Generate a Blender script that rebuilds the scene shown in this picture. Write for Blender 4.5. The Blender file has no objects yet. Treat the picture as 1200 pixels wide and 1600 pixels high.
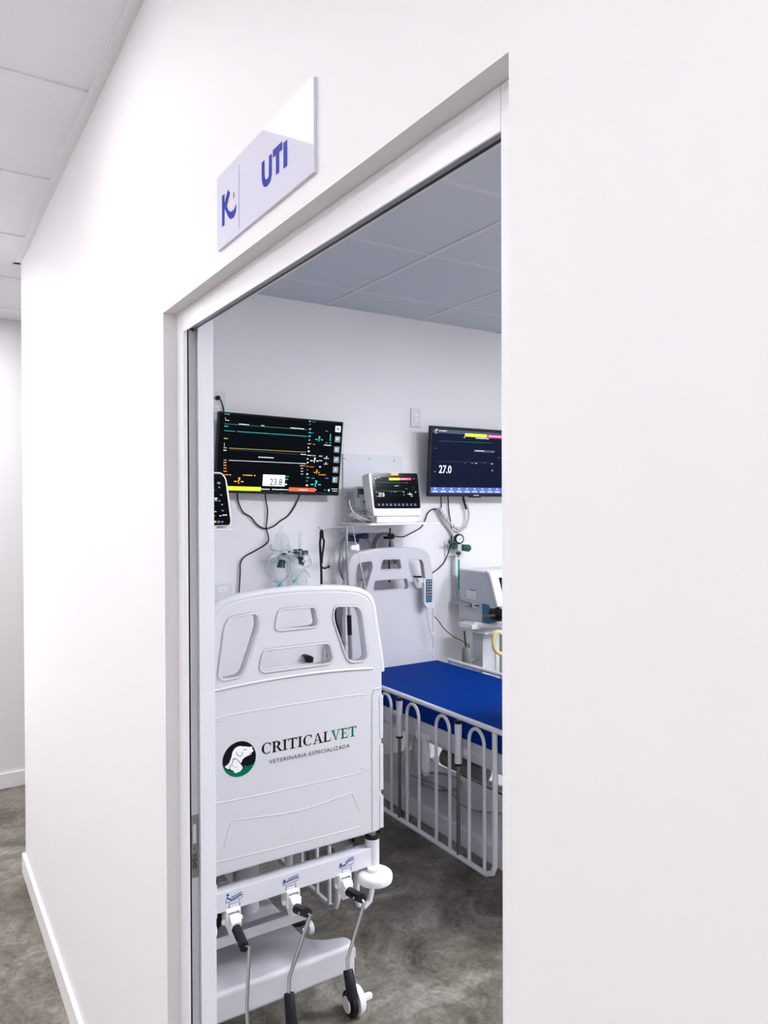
import bpy, bmesh, math, random
from mathutils import Vector, Matrix
random.seed(7)
PI = math.pi
scene = bpy.context.scene
C = scene.collection

# ------------------------------------------------------------------ camera
CAM = Vector((-0.455, 0.0, 1.72))
FPX = 1160.1
YAW, PIT, ROLL = math.radians(32.7055), math.radians(0.55226), math.radians(-0.2015)
FW = Vector((math.sin(YAW)*math.cos(PIT), math.cos(YAW)*math.cos(PIT), -math.sin(PIT)))
_rt = Vector((math.cos(YAW), -math.sin(YAW), 0)); _up = _rt.cross(FW)
RT = _rt*math.cos(ROLL) + _up*math.sin(ROLL)
UP = -_rt*math.sin(ROLL) + _up*math.cos(ROLL)
cd = bpy.data.cameras.new('camera'); co = bpy.data.objects.new('camera', cd); C.objects.link(co)
m = Matrix((RT, UP, -FW)).transposed().to_4x4(); m.translation = CAM
co.matrix_world = m
cd.sensor_fit = 'VERTICAL'; cd.sensor_height = 24; cd.lens = FPX/1600*24; cd.clip_start = 0.02
scene.camera = co

# ------------------------------------------------------------------ world, lamps, exposure
w = bpy.data.worlds.new('world'); scene.world = w; w.use_nodes = True
w.node_tree.nodes['Background'].inputs[0].default_value = (0.80, 0.86, 1.0, 1)
w.node_tree.nodes['Background'].inputs[1].default_value = 0.3
scene.view_settings.view_transform = 'Standard'; scene.view_settings.look = 'None'
scene.view_settings.gamma = 1.0; scene.view_settings.use_curve_mapping = False
scene.view_settings.exposure = 1.4
COR_LAMP = 3.05      # emission of the mirrored corridor panel; added fill lamps scale it
ROOM_LAMP = 54.0     # base emission of the room panels, added fill included
COR_COL = (1.0, 0.985, 0.995); ROOM_COL = (0.93, 0.945, 1.0)
HC = 2.857          # ceiling height
YW = 3.74           # inner face of the wall with the monitors
WT = 0.09           # partition thickness

# ------------------------------------------------------------------ helpers
def ray(px, py): return FW + RT*((px-600)/FPX) - UP*((py-800)/FPX)
def at(px, py, Y):                      # point of a pixel on the plane y = Y
    d = ray(px, py); return CAM + d*((Y-CAM.y)/d.y)
def atx(px, py, X):
    d = ray(px, py); return CAM + d*((X-CAM.x)/d.x)
def atz(px, py, Z):
    d = ray(px, py); return CAM + d*((Z-CAM.z)/d.z)

class Plane:                            # a flat face: u to the right, v up, n towards the viewer
    def __init__(s, O, ux, uz):
        s.O = Vector(O); s.ux = Vector(ux).normalized()
        uz = Vector(uz); s.uz = (uz - s.ux*uz.dot(s.ux)).normalized(); s.n = s.ux.cross(s.uz)
    def P(s, u, v, n=0): return s.O + s.ux*u + s.uz*v + s.n*n
    def px(s, x, y):
        d = ray(x, y); t = (s.O-CAM).dot(s.n)/d.dot(s.n); q = CAM + d*t - s.O
        return (q.dot(s.ux), q.dot(s.uz))
    def mat(s):
        m = Matrix((s.ux, s.uz, s.n)).transposed().to_4x4(); m.translation = s.O; return m

def srgb(r, g, b):
    f = lambda c: (c/255/12.92) if c <= 10 else ((c/255+.055)/1.055)**2.4
    return (f(r), f(g), f(b), 1)
MATS = {}
def mat(name, col, rough=0.5, metal=0.0, emis=0, noise=0.0, nscale=20, bump=0.0, bscale=200, coat=0, spec=0.5):
    m = bpy.data.materials.new(name); m.use_nodes = True; nt = m.node_tree; b = nt.nodes['Principled BSDF']
    c = srgb(*col) if max(col) > 1.001 else (*col[:3], 1)
    b.inputs['Base Color'].default_value = c; b.inputs['Roughness'].default_value = rough
    b.inputs['Metallic'].default_value = metal; b.inputs['Specular IOR Level'].default_value = spec
    b.inputs['Coat Weight'].default_value = coat
    if emis:
        b.inputs['Emission Color'].default_value = c; b.inputs['Emission Strength'].default_value = emis
    if noise or bump:
        tc = nt.nodes.new('ShaderNodeTexCoord')
    if noise:
        n = nt.nodes.new('ShaderNodeTexNoise'); n.inputs['Scale'].default_value = nscale; n.inputs['Detail'].default_value = 4
        nt.links.new(tc.outputs['Object'], n.inputs['Vector'])
        r = nt.nodes.new('ShaderNodeMapRange'); r.inputs['To Min'].default_value = 1-noise; r.inputs['To Max'].default_value = 1+noise*.4
        nt.links.new(n.outputs['Fac'], r.inputs['Value'])
        x = nt.nodes.new('ShaderNodeVectorMath'); x.operation = 'SCALE'; x.inputs[0].default_value = c[:3]
        nt.links.new(r.outputs[0], x.inputs['Scale']); nt.links.new(x.outputs[0], b.inputs['Base Color'])
    if bump:
        n2 = nt.nodes.new('ShaderNodeTexNoise'); n2.inputs['Scale'].default_value = bscale; n2.inputs['Detail'].default_value = 3
        nt.links.new(tc.outputs['Object'], n2.inputs['Vector'])
        bp = nt.nodes.new('ShaderNodeBump'); bp.inputs['Strength'].default_value = bump; bp.inputs['Distance'].default_value = .002
        nt.links.new(n2.outputs['Fac'], bp.inputs['Height']); nt.links.new(bp.outputs[0], b.inputs['Normal'])
    MATS[name] = m; return m
def clear_mat(name, col, alpha):
    m = bpy.data.materials.new(name); m.use_nodes = True; nt = m.node_tree; b = nt.nodes['Principled BSDF']
    b.inputs['Base Color'].default_value = srgb(*col); b.inputs['Roughness'].default_value = .15; b.inputs['Alpha'].default_value = alpha
    MATS[name] = m; return m

mat('wall_paint', (0.82, 0.805, 0.82), .6, bump=.08, bscale=120, noise=.012, nscale=2)
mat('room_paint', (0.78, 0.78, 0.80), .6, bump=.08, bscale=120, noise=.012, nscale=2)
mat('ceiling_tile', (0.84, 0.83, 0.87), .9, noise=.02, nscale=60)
mat('dimmed_room_tile', (0.56, 0.58, 0.64), .9, noise=.02, nscale=60)  # corridor tile with the room's dimmer light put into its colour
mat('dimmed_room_bar', (0.62, 0.63, 0.68), .6)  # ceiling bar darkened to go with the dimmed tile
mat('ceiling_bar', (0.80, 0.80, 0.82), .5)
mat('baseboard_white', (0.85, 0.83, 0.84), .35)
mat('frame_white', (0.82, 0.82, 0.84), .3)
mat('door_white', (0.80, 0.80, 0.86), .4)
mat('bed_plastic', (0.55, 0.55, 0.59), .34, coat=.1)
mat('bed_enamel', (0.62, 0.62, 0.67), .28, coat=.2)
mat('white_plastic', (0.80, 0.80, 0.81), .35)
mat('grey_plastic', (0.40, 0.42, 0.44), .45)
mat('light_grey', (0.55, 0.57, 0.60), .4)
mat('lilac_plate', (0.66, 0.67, 0.72), .4)
mat('black_plastic', (0.008, 0.008, 0.010), .35, spec=.18)
mat('black_rubber', (0.008, 0.009, 0.012), .5, spec=.2)
mat('black_gloss', (0.003, 0.003, 0.004), .12, spec=.1)
mat('screen_dark', (4, 6, 10), .15, emis=.3, spec=.03)
mat('screen_navy', (8, 14, 32), .15, emis=.45, spec=.03)
mat('steel', (0.42, 0.41, 0.40), .28, metal=1)
mat('dark_steel', (0.20, 0.19, 0.18), .3, metal=1)
mat('brushed_steel', (0.34, 0.34, 0.36), .45, metal=.8)
mat('blue_vinyl', (0.0, 0.028, 0.21), .5, noise=.12, nscale=6, spec=.015)
mat('green_plastic', (0.004, 0.07, 0.045), .35)
mat('green_light', (0.02, 0.42, 0.28), .4)
mat('blue_plastic', (0.02, 0.12, 0.22), .4)
mat('navy_plastic', (0.01, 0.03, 0.10), .4)
mat('ink_navy', (8, 10, 24), .5, spec=.1); mat('ink_green', (0, 100, 76), .5, spec=.1); mat('ink_grey', (38, 40, 54), .5, spec=.1)
mat('ink_blue', (14, 46, 160), .5, spec=.1); mat('ink_sky', (110, 165, 225), .5); mat('ink_red', (225, 60, 80), .5); mat('ink_pink', (240, 205, 220), .5)
mat('decal_blue', (20, 60, 140), .5)
mat('sign_acrylic', (0.72, 0.72, 0.84), .02, spec=.5)
mat('yellow_rubber', (0.62, 0.52, 0.22), .5)
mat('cable_grey', (0.26, 0.27, 0.27), .5); mat('cable_white', (0.6, 0.6, 0.62), .4)
mat('beige_shade', (0.50, 0.50, 0.42), .5)
mat('canister_grey', (0.16, 0.17, 0.15), .5)
clear_mat('clear_plastic', (215, 225, 230), .28); clear_mat('clear_tube', (205, 212, 220), .55)
for n, c, s in (('e_white', (215, 225, 235), 1), ('e_teal', (40, 190, 185), .8), ('e_green', (40, 150, 110), .6), ('e_yellow', (200, 190, 70), .6),
                ('e_lime', (205, 245, 40), 1), ('e_orange', (250, 165, 50), .9), ('e_red', (235, 75, 40), 1), ('e_crimson', (215, 40, 90), .9),
                ('e_btn', (105, 125, 130), .6), ('e_blue', (58, 78, 150), .8), ('e_dim', (90, 110, 130), .5), ('e_bar', (35, 45, 75), .7), ('e_amber', (255, 120, 30), 1.6)):
    mat(n, c, .4, emis=s*.5)

def concrete(name, base, dark, light):
    m = bpy.data.materials.new(name); m.use_nodes = True; nt = m.node_tree; b = nt.nodes['Principled BSDF']
    tc = nt.nodes.new('ShaderNodeTexCoord')
    n1 = nt.nodes.new('ShaderNodeTexNoise'); n1.inputs['Scale'].default_value = 3.2; n1.inputs['Detail'].default_value = 9; n1.inputs['Roughness'].default_value = .66; n1.inputs['Distortion'].default_value = .9
    n2 = nt.nodes.new('ShaderNodeTexNoise'); n2.inputs['Scale'].default_value = 26; n2.inputs['Detail'].default_value = 8; n2.inputs['Distortion'].default_value = 1.6
    for n in (n1, n2): nt.links.new(tc.outputs['Object'], n.inputs['Vector'])
    r1 = nt.nodes.new('ShaderNodeValToRGB'); e = r1.color_ramp.elements
    e[0].position = .32; e[0].color = (*dark, 1); e[1].position = .7; e[1].color = (*light, 1)
    k = e.new(.5); k.color = (*base, 1)
    nt.links.new(n1.outputs['Fac'], r1.inputs['Fac'])
    mr = nt.nodes.new('ShaderNodeMapRange'); mr.inputs['From Min'].default_value = .3; mr.inputs['From Max'].default_value = .7; mr.inputs['To Min'].default_value = .72; mr.inputs['To Max'].default_value = 1.3
    nt.links.new(n2.outputs['Fac'], mr.inputs['Value'])
    x = nt.nodes.new('ShaderNodeVectorMath'); x.operation = 'SCALE'
    nt.links.new(r1.outputs[0], x.inputs[0]); nt.links.new(mr.outputs[0], x.inputs['Scale'])
    nt.links.new(x.outputs[0], b.inputs['Base Color'])
    rr = nt.nodes.new('ShaderNodeMapRange'); rr.inputs['To Min'].default_value = .38; rr.inputs['To Max'].default_value = .62
    nt.links.new(n1.outputs['Fac'], rr.inputs['Value']); nt.links.new(rr.outputs[0], b.inputs['Roughness'])
    b.inputs['Specular IOR Level'].default_value = .3
    MATS[name] = m
concrete('polished_concrete', (0.165, 0.150, 0.125), (0.055, 0.050, 0.038), (0.34, 0.315, 0.28))

def catmull(pts, n=6, closed=False):
    pts = [Vector(p) for p in pts]
    if len(pts) < 3: return pts
    N = len(pts); out = []
    rng = range(N) if closed else range(N-1)
    for i in rng:
        p0 = pts[(i-1) % N] if closed or i > 0 else pts[0]*2-pts[1]
        p1 = pts[i]; p2 = pts[(i+1) % N]
        p3 = pts[(i+2) % N] if closed or i+2 < N else pts[-1]*2-pts[-2]
        for k in range(n):
            t = k/n
            out.append(.5*((2*p1)+(-p0+p2)*t+(2*p0-5*p1+4*p2-p3)*t*t+(-p0+3*p1-3*p2+p3)*t**3))
    if not closed: out.append(pts[-1])
    return out
def rounded(pts, r, seg=4):
    N = len(pts); out = []
    for i in range(N):
        a, b, c = Vector(pts[i-1]), Vector(pts[i]), Vector(pts[(i+1) % N])
        d1 = (a-b); d2 = (c-b); k = min(r, d1.length*.45, d2.length*.45)
        p, q = b+d1.normalized()*k, b+d2.normalized()*k
        for s in range(seg+1):
            t = s/seg; out.append(p*(1-t)**2 + b*2*t*(1-t) + q*t*t)
    return [tuple(v) for v in out]

class MB:
    def __init__(s): s.bm = bmesh.new(); s.mats = []
    def mi(s, m):
        m = MATS[m] if isinstance(m, str) else m
        if m not in s.mats: s.mats.append(m)
        return s.mats.index(m)
    def add(s, vs, fs, m):
        k = s.mi(m); bv = [s.bm.verts.new(v) for v in vs]
        for f in fs:
            try: bf = s.bm.faces.new([bv[i] for i in f]); bf.material_index = k
            except ValueError: pass
        return s
    def box(s, a, b, m, M=None):
        x0, y0, z0 = [min(p, q) for p, q in zip(a, b)]; x1, y1, z1 = [max(p, q) for p, q in zip(a, b)]
        vs = [Vector(v) for v in ((x0,y0,z0),(x1,y0,z0),(x1,y1,z0),(x0,y1,z0),(x0,y0,z1),(x1,y0,z1),(x1,y1,z1),(x0,y1,z1))]
        if M: vs = [M @ v for v in vs]
        return s.add(vs, [(0,3,2,1),(4,5,6,7),(0,1,5,4),(1,2,6,5),(2,3,7,6),(3,0,4,7)], m)
    def pbox(s, P, u0, u1, v0, v1, n0, n1, m):      # box on a Plane
        return s.box((u0,v0,n0), (u1,v1,n1), m, P.mat())
    def tube(s, pts, r, m, n=8, sm=0, closed=False, caps=True):
        if sm: pts = catmull(pts, sm, closed)
        pts = [Vector(p) for p in pts]; N = len(pts)
        rs = r if isinstance(r, (list, tuple)) else [r]*N
        if len(rs) != N:
            q = [i*(len(rs)-1)/(N-1) for i in range(N)]; rs = [rs[min(int(t), len(rs)-2)]*(1-(t-min(int(t), len(rs)-2)))+rs[min(int(t), len(rs)-2)+1]*(t-min(int(t), len(rs)-2)) for t in q]
        def tan(i):
            if closed: return (pts[(i+1) % N]-pts[i-1]).normalized()
            return (pts[min(i+1, N-1)]-pts[max(i-1, 0)]).normalized()
        t0 = tan(0); ref = Vector((0,0,1)) if abs(t0.z) < .9 else Vector((0,1,0))
        nx = t0.cross(ref).normalized(); vs = []; fs = []
        for i in range(N):
            t = tan(i); nx = (nx - t*nx.dot(t)).normalized(); ny = t.cross(nx)
            for k in range(n):
                a = 2*PI*k/n; vs.append(pts[i]+(nx*math.cos(a)+ny*math.sin(a))*rs[i])
        for i in range(N if closed else N-1):
            j = (i+1) % N
            for k in range(n): fs.append((i*n+k, i*n+(k+1) % n, j*n+(k+1) % n, j*n+k))
        if caps and not closed: fs += [tuple(range(n))[::-1], tuple(range((N-1)*n, N*n))]
        return s.add(vs, fs, m)
    def cyl(s, p, q, r, m, n=20, r2=None): return s.tube([p, q], [r, r if r2 is None else r2], m, n)
    def lathe(s, o, axis, prof, m, n=24):           # prof: (radius, height along axis)
        ax = Vector(axis).normalized(); ref = Vector((0,0,1)) if abs(ax.z) < .9 else Vector((1,0,0))
        nx = ax.cross(ref).normalized(); ny = ax.cross(nx); o = Vector(o); vs = []; fs = []
        for r, h in prof:
            for k in range(n):
                a = 2*PI*k/n; vs.append(o+ax*h+(nx*math.cos(a)+ny*math.sin(a))*max(r, 1e-4))
        for i in range(len(prof)-1):
            for k in range(n): fs.append((i*n+k, i*n+(k+1) % n, (i+1)*n+(k+1) % n, (i+1)*n+k))
        fs += [tuple(range(n))[::-1], tuple(range((len(prof)-1)*n, len(prof)*n))]
        return s.add(vs, fs, m)
    def prism(s, pts, f0, f1, m):                   # f0/f1 map a 2-D point to both end faces
        N = len(pts); vs = [f0(*p) for p in pts]+[f1(*p) for p in pts]
        fs = [tuple(range(N))[::-1], tuple(range(N, 2*N))]+[(i, (i+1) % N, N+(i+1) % N, N+i) for i in range(N)]
        return s.add(vs, fs, m)
    def flat(s, P, pts, off, m): return s.add([P.P(u, v, off) for u, v in pts], [tuple(range(len(pts)))], m)
    def rect(s, P, u0, v0, u1, v1, off, m): return s.flat(P, [(u0,v0),(u1,v0),(u1,v1),(u0,v1)], off, m)
    def ribbon(s, P, pts, wd, off, m):
        pts = [Vector(p) for p in pts]; N = len(pts); vs = []
        for i in range(N):
            a = (pts[i]-pts[i-1]).normalized() if i else None
            b = (pts[i+1]-pts[i]).normalized() if i < N-1 else None
            t = ((a or b)+(b or a)).normalized(); k = 1/max(.5, t.dot(a or b))
            nn = Vector((-t.y, t.x))*wd/2*k
            vs += [P.P(*(pts[i]+nn), off), P.P(*(pts[i]-nn), off)]
        return s.add(vs, [(2*i, 2*i+1, 2*i+3, 2*i+2) for i in range(N-1)], m)
    def disc(s, P, u, v, r, off, m, n=28, ry=None):
        return s.flat(P, [(u+r*math.cos(2*PI*k/n), v+(ry or r)*math.sin(2*PI*k/n)) for k in range(n)], off, m)
    def curve_mesh(s, cu, M, m):
        o = bpy.data.objects.new('t', cu); me = bpy.data.meshes.new_from_object(o); k = s.mi(m)
        n0 = len(s.bm.verts); s.bm.verts.ensure_lookup_table()
        vs = [s.bm.verts.new(M @ v.co) for v in me.vertices]
        for p in me.polygons:
            try: f = s.bm.faces.new([vs[i] for i in p.vertices]); f.material_index = k
            except ValueError: pass
        bpy.data.objects.remove(o); bpy.data.curves.remove(cu); bpy.data.meshes.remove(me)
    def text(s, P, txt, u0, u1, v0, h, off, m, space=1.0, bold=0):
        cu = bpy.data.curves.new('t', 'FONT'); cu.body = txt; cu.size = 1; cu.space_character = space; cu.offset = bold; cu.resolution_u = 3
        o = bpy.data.objects.new('t', cu); me = bpy.data.meshes.new_from_object(o)
        xs = [v.co.x for v in me.vertices]; ys = [v.co.y for v in me.vertices]
        bpy.data.meshes.remove(me); bpy.data.objects.remove(o)
        x0, x1 = min(xs), max(xs); y1 = max(ys); y0 = 0 if txt[0] not in '-' else min(ys)
        M = P.mat() @ Matrix.Translation((u0, v0, off)) @ Matrix.Diagonal(((u1-u0)/(x1-x0), h/(y1-y0), 1, 1)) @ Matrix.Translation((-x0, -y0, 0))
        s.curve_mesh(cu, M, m)
    def plate(s, outer, holes, th, bev, M, m):      # 2-D outline with holes, thickness, rounded edge
        cu = bpy.data.curves.new('t', 'CURVE'); cu.dimensions = '2D'; cu.fill_mode = 'BOTH'
        cu.extrude = th/2-bev; cu.bevel_depth = bev; cu.bevel_resolution = 2; cu.offset = -bev
        for pl in [outer]+holes:
            sp = cu.splines.new('POLY'); sp.points.add(len(pl)-1); sp.use_cyclic_u = True
            for q, p in zip(sp.points, pl): q.co = (p[0], p[1], 0, 1)
        s.curve_mesh(cu, M, m)
    def build(s, name, parent=None, bevel=0, seg=2, origin=None, sharp=35, root=None):
        bm = s.bm; bm.normal_update()
        if bevel:
            ed = [e for e in bm.edges if len(e.link_faces) == 2 and e.calc_face_angle(0) > math.radians(sharp)]
            bmesh.ops.bevel(bm, geom=ed, offset=bevel, segments=seg, affect='EDGES', clamp_overlap=True, profile=.5); bm.normal_update()
        for e in bm.edges:
            e.smooth = not (len(e.link_faces) == 2 and e.calc_face_angle(0) > math.radians(sharp))
        for f in bm.faces: f.smooth = True
        inv = None; r = parent
        while r is not None and r.parent is not None: r = r.parent
        if r is not None: inv = Matrix.LocRotScale(r.location, r.rotation_euler, None).inverted()
        if parent is not None and parent.parent is not None and parent.type == 'MESH': pass
        if r is None:
            if origin is None:
                cs = [v.co for v in bm.verts]
                origin = ((min(c.x for c in cs)+max(c.x for c in cs))/2, (min(c.y for c in cs)+max(c.y for c in cs))/2, min(c.z for c in cs))
            inv = Matrix.Translation(-Vector(origin))
        bm.transform(inv); bm.normal_update()
        me = bpy.data.meshes.new(name); bm.to_mesh(me); bm.free()
        for m in s.mats: me.materials.append(m)
        o = bpy.data.objects.new(name, me); C.objects.link(o)
        if bevel: q_ = o.modifiers.new('weighted', 'WEIGHTED_NORMAL'); q_.keep_sharp = True; q_.weight = 100
        if parent is not None: o.parent = parent
        else: o.location = origin
        return o
def tag(o, label, cat, group=None):
    o['label'] = label; o['category'] = cat
    if group: o['group'] = group
    return o
def empty(name, loc, label, cat, group=None):
    o = bpy.data.objects.new(name, None); o.location = loc; o.empty_display_size = .05; C.objects.link(o); return tag(o, label, cat, group)
def struct(o): o['kind'] = 'structure'; return o
def mb(): return MB()
def wallplane(Y): return Plane((0, Y, 0), (1,0,0), (0,0,1))     # faces the camera (-y)

# ------------------------------------------------------------------ setting
XR, YN, YE, XO = 4.4, -1.4, 5.055, -2.60      # right wall, near wall, corridor end wall, opposite corridor wall
DY0, DY1, DZ = 0.500, 1.563, 2.124            # door recess
fl = mb(); fl.box((XO, YN, -.1), (XR, YE, 0), 'polished_concrete'); struct(fl.build('floor'))
c1 = mb(); c1.box((XO, YN, HC), (0, YE, HC+.05), 'ceiling_tile'); c1.box((0, YW+WT, HC), (XR, YE, HC+.05), 'ceiling_tile')
cor = struct(c1.build('ceiling', origin=(0,0,HC)))
g = mb()
for y in [0.22+.65*k for k in range(-2, 8)]: g.box((XO, y-.011, HC-.004), (-.02 if y < YW+WT else 3, y+.011, HC+.001), 'ceiling_bar')
g.box((-.68, YN, HC-.0045), (-.658, YE, HC+.001), 'ceiling_bar')
g.build('ceiling_grid', cor)
c2 = mb(); c2.box((WT, YN, HC), (XR, YW, HC+.05), 'dimmed_room_tile'); rc = struct(c2.build('ceiling', origin=(0,0,HC)))
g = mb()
for y in [2.083-.654*3, 2.083-.654*2, 2.083-.654, 2.083, 2.737, 3.391]: g.box((WT, y-.012, HC-.003), (XR, y+.012, HC+.001), 'dimmed_room_bar')
for x in (.27, .915, 1.561, 2.207, 2.853, 3.5): g.box((x-.012, YN, HC-.0035), (x+.012, YW, HC+.001), 'dimmed_room_bar')
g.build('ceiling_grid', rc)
t = mb(); t.box((-.028, YN, HC-.006), (0, YW+WT+.028, HC), 'ceiling_bar'); t.box((-.028, YW+WT, HC-.006), (2, YW+WT+.028, HC), 'ceiling_bar')
struct(t.build('trim_1', bevel=.001))

wf = mb()                                      # partition with the doorway
wf.box((0, DY1, 0), (WT, YW+WT, HC), 'wall_paint'); wf.box((0, YN, 0), (WT, DY0, HC), 'wall_paint'); wf.box((0, DY0, DZ), (WT, DY1, HC), 'wall_paint')
struct(wf.build('wall_front'))
wb = mb(); wb.box((WT, YW, 0), (XR, YW+WT, HC), 'room_paint'); struct(wb.build('wall_back'))
o = mb(); o.box((XR, YN, 0), (XR+.1, YE, HC), 'room_paint'); struct(o.build('wall_right'))
o = mb(); o.box((XO-.1, YN, 0), (XO, YE, HC), 'wall_paint'); struct(o.build('wall_left'))
o = mb(); o.box((XO-.1, YN-.1, 0), (XR+.1, YN, HC), 'wall_paint'); struct(o.build('wall_near'))
o = mb(); o.box((XO-.1, YE, 0), (XR+.1, YE+.1, HC), 'wall_paint'); struct(o.build('wall_end'))
b = mb(); b.box((-.015, DY1+.001, 0), (0, YW+WT+.015, .092), 'baseboard_white'); b.box((0, YW+WT, 0), (2, YW+WT+.015, .092), 'baseboard_white')
b.box((-.015, YN, 0), (0, DY0, .092), 'baseboard_white'); struct(b.build('baseboard_front', bevel=.003))
b = mb(); b.box((XO, YE-.015, 0), (XR, YE, .092), 'baseboard_white'); struct(b.build('baseboard_end', bevel=.003))
b = mb(); b.box((WT, YW-.012, 0), (XR, YW, .09), 'baseboard_white'); struct(b.build('baseboard_back', bevel=.003))

# door: steel frame in the recess, sliding leaf drawn back into the wall on the left
X0, X1 = .028, .037
dr = mb()
dr.box((X0, DY1-.043, 0), (X1, DY1, DZ), 'frame_white'); dr.box((X0, DY0, 0), (X1, DY0+.0425, DZ), 'frame_white')
dr.box((X0, DY0+.0426, DZ-.045), (.031, DY1-.0431, DZ), 'frame_white')
dr.box((.0592, DY1-.043, 0), (.093, DY1-.002, DZ-.012), 'door_white'); dr.box((.0592, DY0+.002, 0), (.093, DY0+.0425, DZ-.012), 'door_white')
dr.box((.062, DY0, DZ-.013), (.093, DY1, DZ), 'wall_paint')
dr = struct(dr.build('door_1', bevel=.0015))
k = mb(); k.box((.0312, DY0+.0427, DZ-.0315), (.0615, DY1-.0432, DZ-.001), 'black_plastic'); k.build('door_track', dr)
k = mb(); k.box((.040, DY0+.043, DZ-.0345), (.052, DY1-.0435, DZ-.0316), 'brushed_steel'); k.build('track_rail', dr)
k = mb(); k.box((.0408, DY1-.030, .008), (.059, DY1+0.0, DZ-.0365), 'door_white'); lf = k.build('door_leaf', dr, bevel=.0006)
k = mb(); k.box((.0371, DY1-.0418, .002), (.0402, DY1-.001, DZ-.0365), 'black_plastic'); k.build('brush_seal', dr)
E1 = Plane((0, DY1-.0302, 0), (1,0,0), (0,0,1))
def ev(y): return E1.px(301, y)[1]
zt, zb = ev(1274), ev(1372)
k = mb(); k.pbox(E1, .0412, .0588, zb, zt, 0, .0012, 'brushed_steel')
for q in (1281, 1326, 1364): k.lathe(E1.P(.0500, ev(q), .0012), E1.n, [(.0034, 0), (.003, .0008)], 'steel', 12)
for q in (1281, 1326, 1364): k.lathe(E1.P(.0500, ev(q), .0020), E1.n, [(.0012, 0), (.001, .0002)], 'black_plastic', 8)
k.build('lock_plate', dr)['label'] = 'steel lock plate on the leaf edge'
k = mb(); k.pbox(E1, .0462, .0535, ev(1318), ev(1288), .0012, .0022, 'white_plastic'); k.build('latch_slot', dr)
k = mb(); k.pbox(E1, .0455, .0545, ev(1358), ev(1334), .0012, .0016, 'dark_steel')
for i in range(9): k.lathe(E1.P(.0465+.0035*(i % 3), ev(1354)+.0032*(i//3)*2.2, .0016), E1.n, [(.0014, 0), (.0009, .0012)], 'steel' if i % 2 else 'black_plastic', 8)
k.build('lock_bolt', dr)

# ------------------------------------------------------------------ ceiling lamps (one corridor panel shows in the door sign; most others are added fill)
def lamp(x0, x1, y0, y1, strength, col, label, grp):
    r = empty('ceiling_light', ((x0+x1)/2, (y0+y1)/2, HC-.012), label, 'ceiling light', grp)
    m = bpy.data.materials.new('lamp_diffuser'); m.use_nodes = True; b = m.node_tree.nodes['Principled BSDF']
    b.inputs['Emission Color'].default_value = (*col, 1); b.inputs['Emission Strength'].default_value = strength
    f = mb()
    for a, c in (((x0-.02, y0-.02), (x1+.02, y0)), ((x0-.02, y1), (x1+.02, y1+.02)), ((x0-.02, y0), (x0, y1)), ((x1, y0), (x1+.02, y1))):
        f.box((*a, HC-.014), (*c, HC-.0005), 'white_plastic')
    f.build('frame', r)
    d = mb(); d.box((x0, y0, HC-.010), (x1, y1, HC-.001), m); d.build('diffuser', r)
lamp(-.96, -.36, 1.57, 2.07, COR_LAMP, COR_COL, 'square corridor ceiling light opposite the doorway, mirrored in the sign', 'corridor ceiling lights')
for x, y, k_, lb in ((-.96, -.6, .9, 'above the near end of the wall'), (-.96, 4.2, 3.0, 'by the end wall'), (-2.2, 4.2, 4.0, 'by the end wall, far left'),
                     (-2.2, 2.4, 1.9, 'far left, opposite the wall corner'), (-2.2, .8, 1.8, 'far left, opposite the camera'), (-2.2, -.8, 1.5, 'far left, near end')):
    lamp(x, x+.6, y, y+.6, COR_LAMP*k_, COR_COL, 'added unseen corridor fill light '+lb, 'corridor ceiling lights')  # out-of-view panels added to brighten the corridor walls, floor and end
lamp(1.95, 2.55, .70, 1.30, ROOM_LAMP*.46, ROOM_COL, 'added unseen fill light inside the treatment room, in front of the blue bed', 'room ceiling lights')  # added out of view to even the light on the monitor wall
lamp(3.0, 3.6, .5, 1.1, ROOM_LAMP*.62, ROOM_COL, 'square ceiling light inside the treatment room on the right', 'room ceiling lights')
lamp(1.0, 1.5, .2, .7, ROOM_LAMP*.15, ROOM_COL, 'added unseen fill light inside the treatment room near the door', 'room ceiling lights')  # added out of view to light the footboard

# ------------------------------------------------------------------ door sign
SP = Plane((-.005, 0, 0), (0, -1, 0), (0, 0, 1))         # faces the corridor (-x)
sr = empty('door_sign', (-.0025, 1.047, 2.155), 'glossy pale acrylic sign reading UTI on the wall above the doorway', 'sign')
k = mb(); k.box((-.005, .868, 2.155), (0, 1.226, 2.2795), 'sign_acrylic'); k.build('plate', sr, bevel=.0006)
def S(x, y): return SP.px(320+x/5.3333, 100+y/5.3333)
k = mb()
k.ribbon(SP, [S(487,812), S(487,935)] + [S(490,965), S(498,990), S(510,995), S(525,985), S(540,960), S(547,925)] + [S(548,757)], .0105, .0004, 'ink_blue')
k.ribbon(SP, [S(569,752), S(647,678)], .0115, .0004, 'ink_blue'); k.ribbon(SP, [S(607,727), S(607,916)], .0115, .0002, 'ink_blue')
k.ribbon(SP, [S(672,645), S(672,860)], .0125, .0004, 'ink_blue'); k.build('lettering', sr)
k = mb(); k.ribbon(SP, [S(155,1092), S(155,1350)], .0115, .0004, 'ink_blue'); k.ribbon(SP, [S(203,1060), S(172,1185)], .0125, .0005, 'ink_blue')
k.flat(SP, [S(162,1175), S(182,1180), S(200,1222), S(222,1232), S(245,1215), S(266,1162), S(262,1225), S(245,1275), S(218,1295), S(198,1275), S(182,1235), S(165,1205)][::-1], .0006, 'ink_blue')
k.build('logo', sr)
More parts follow.
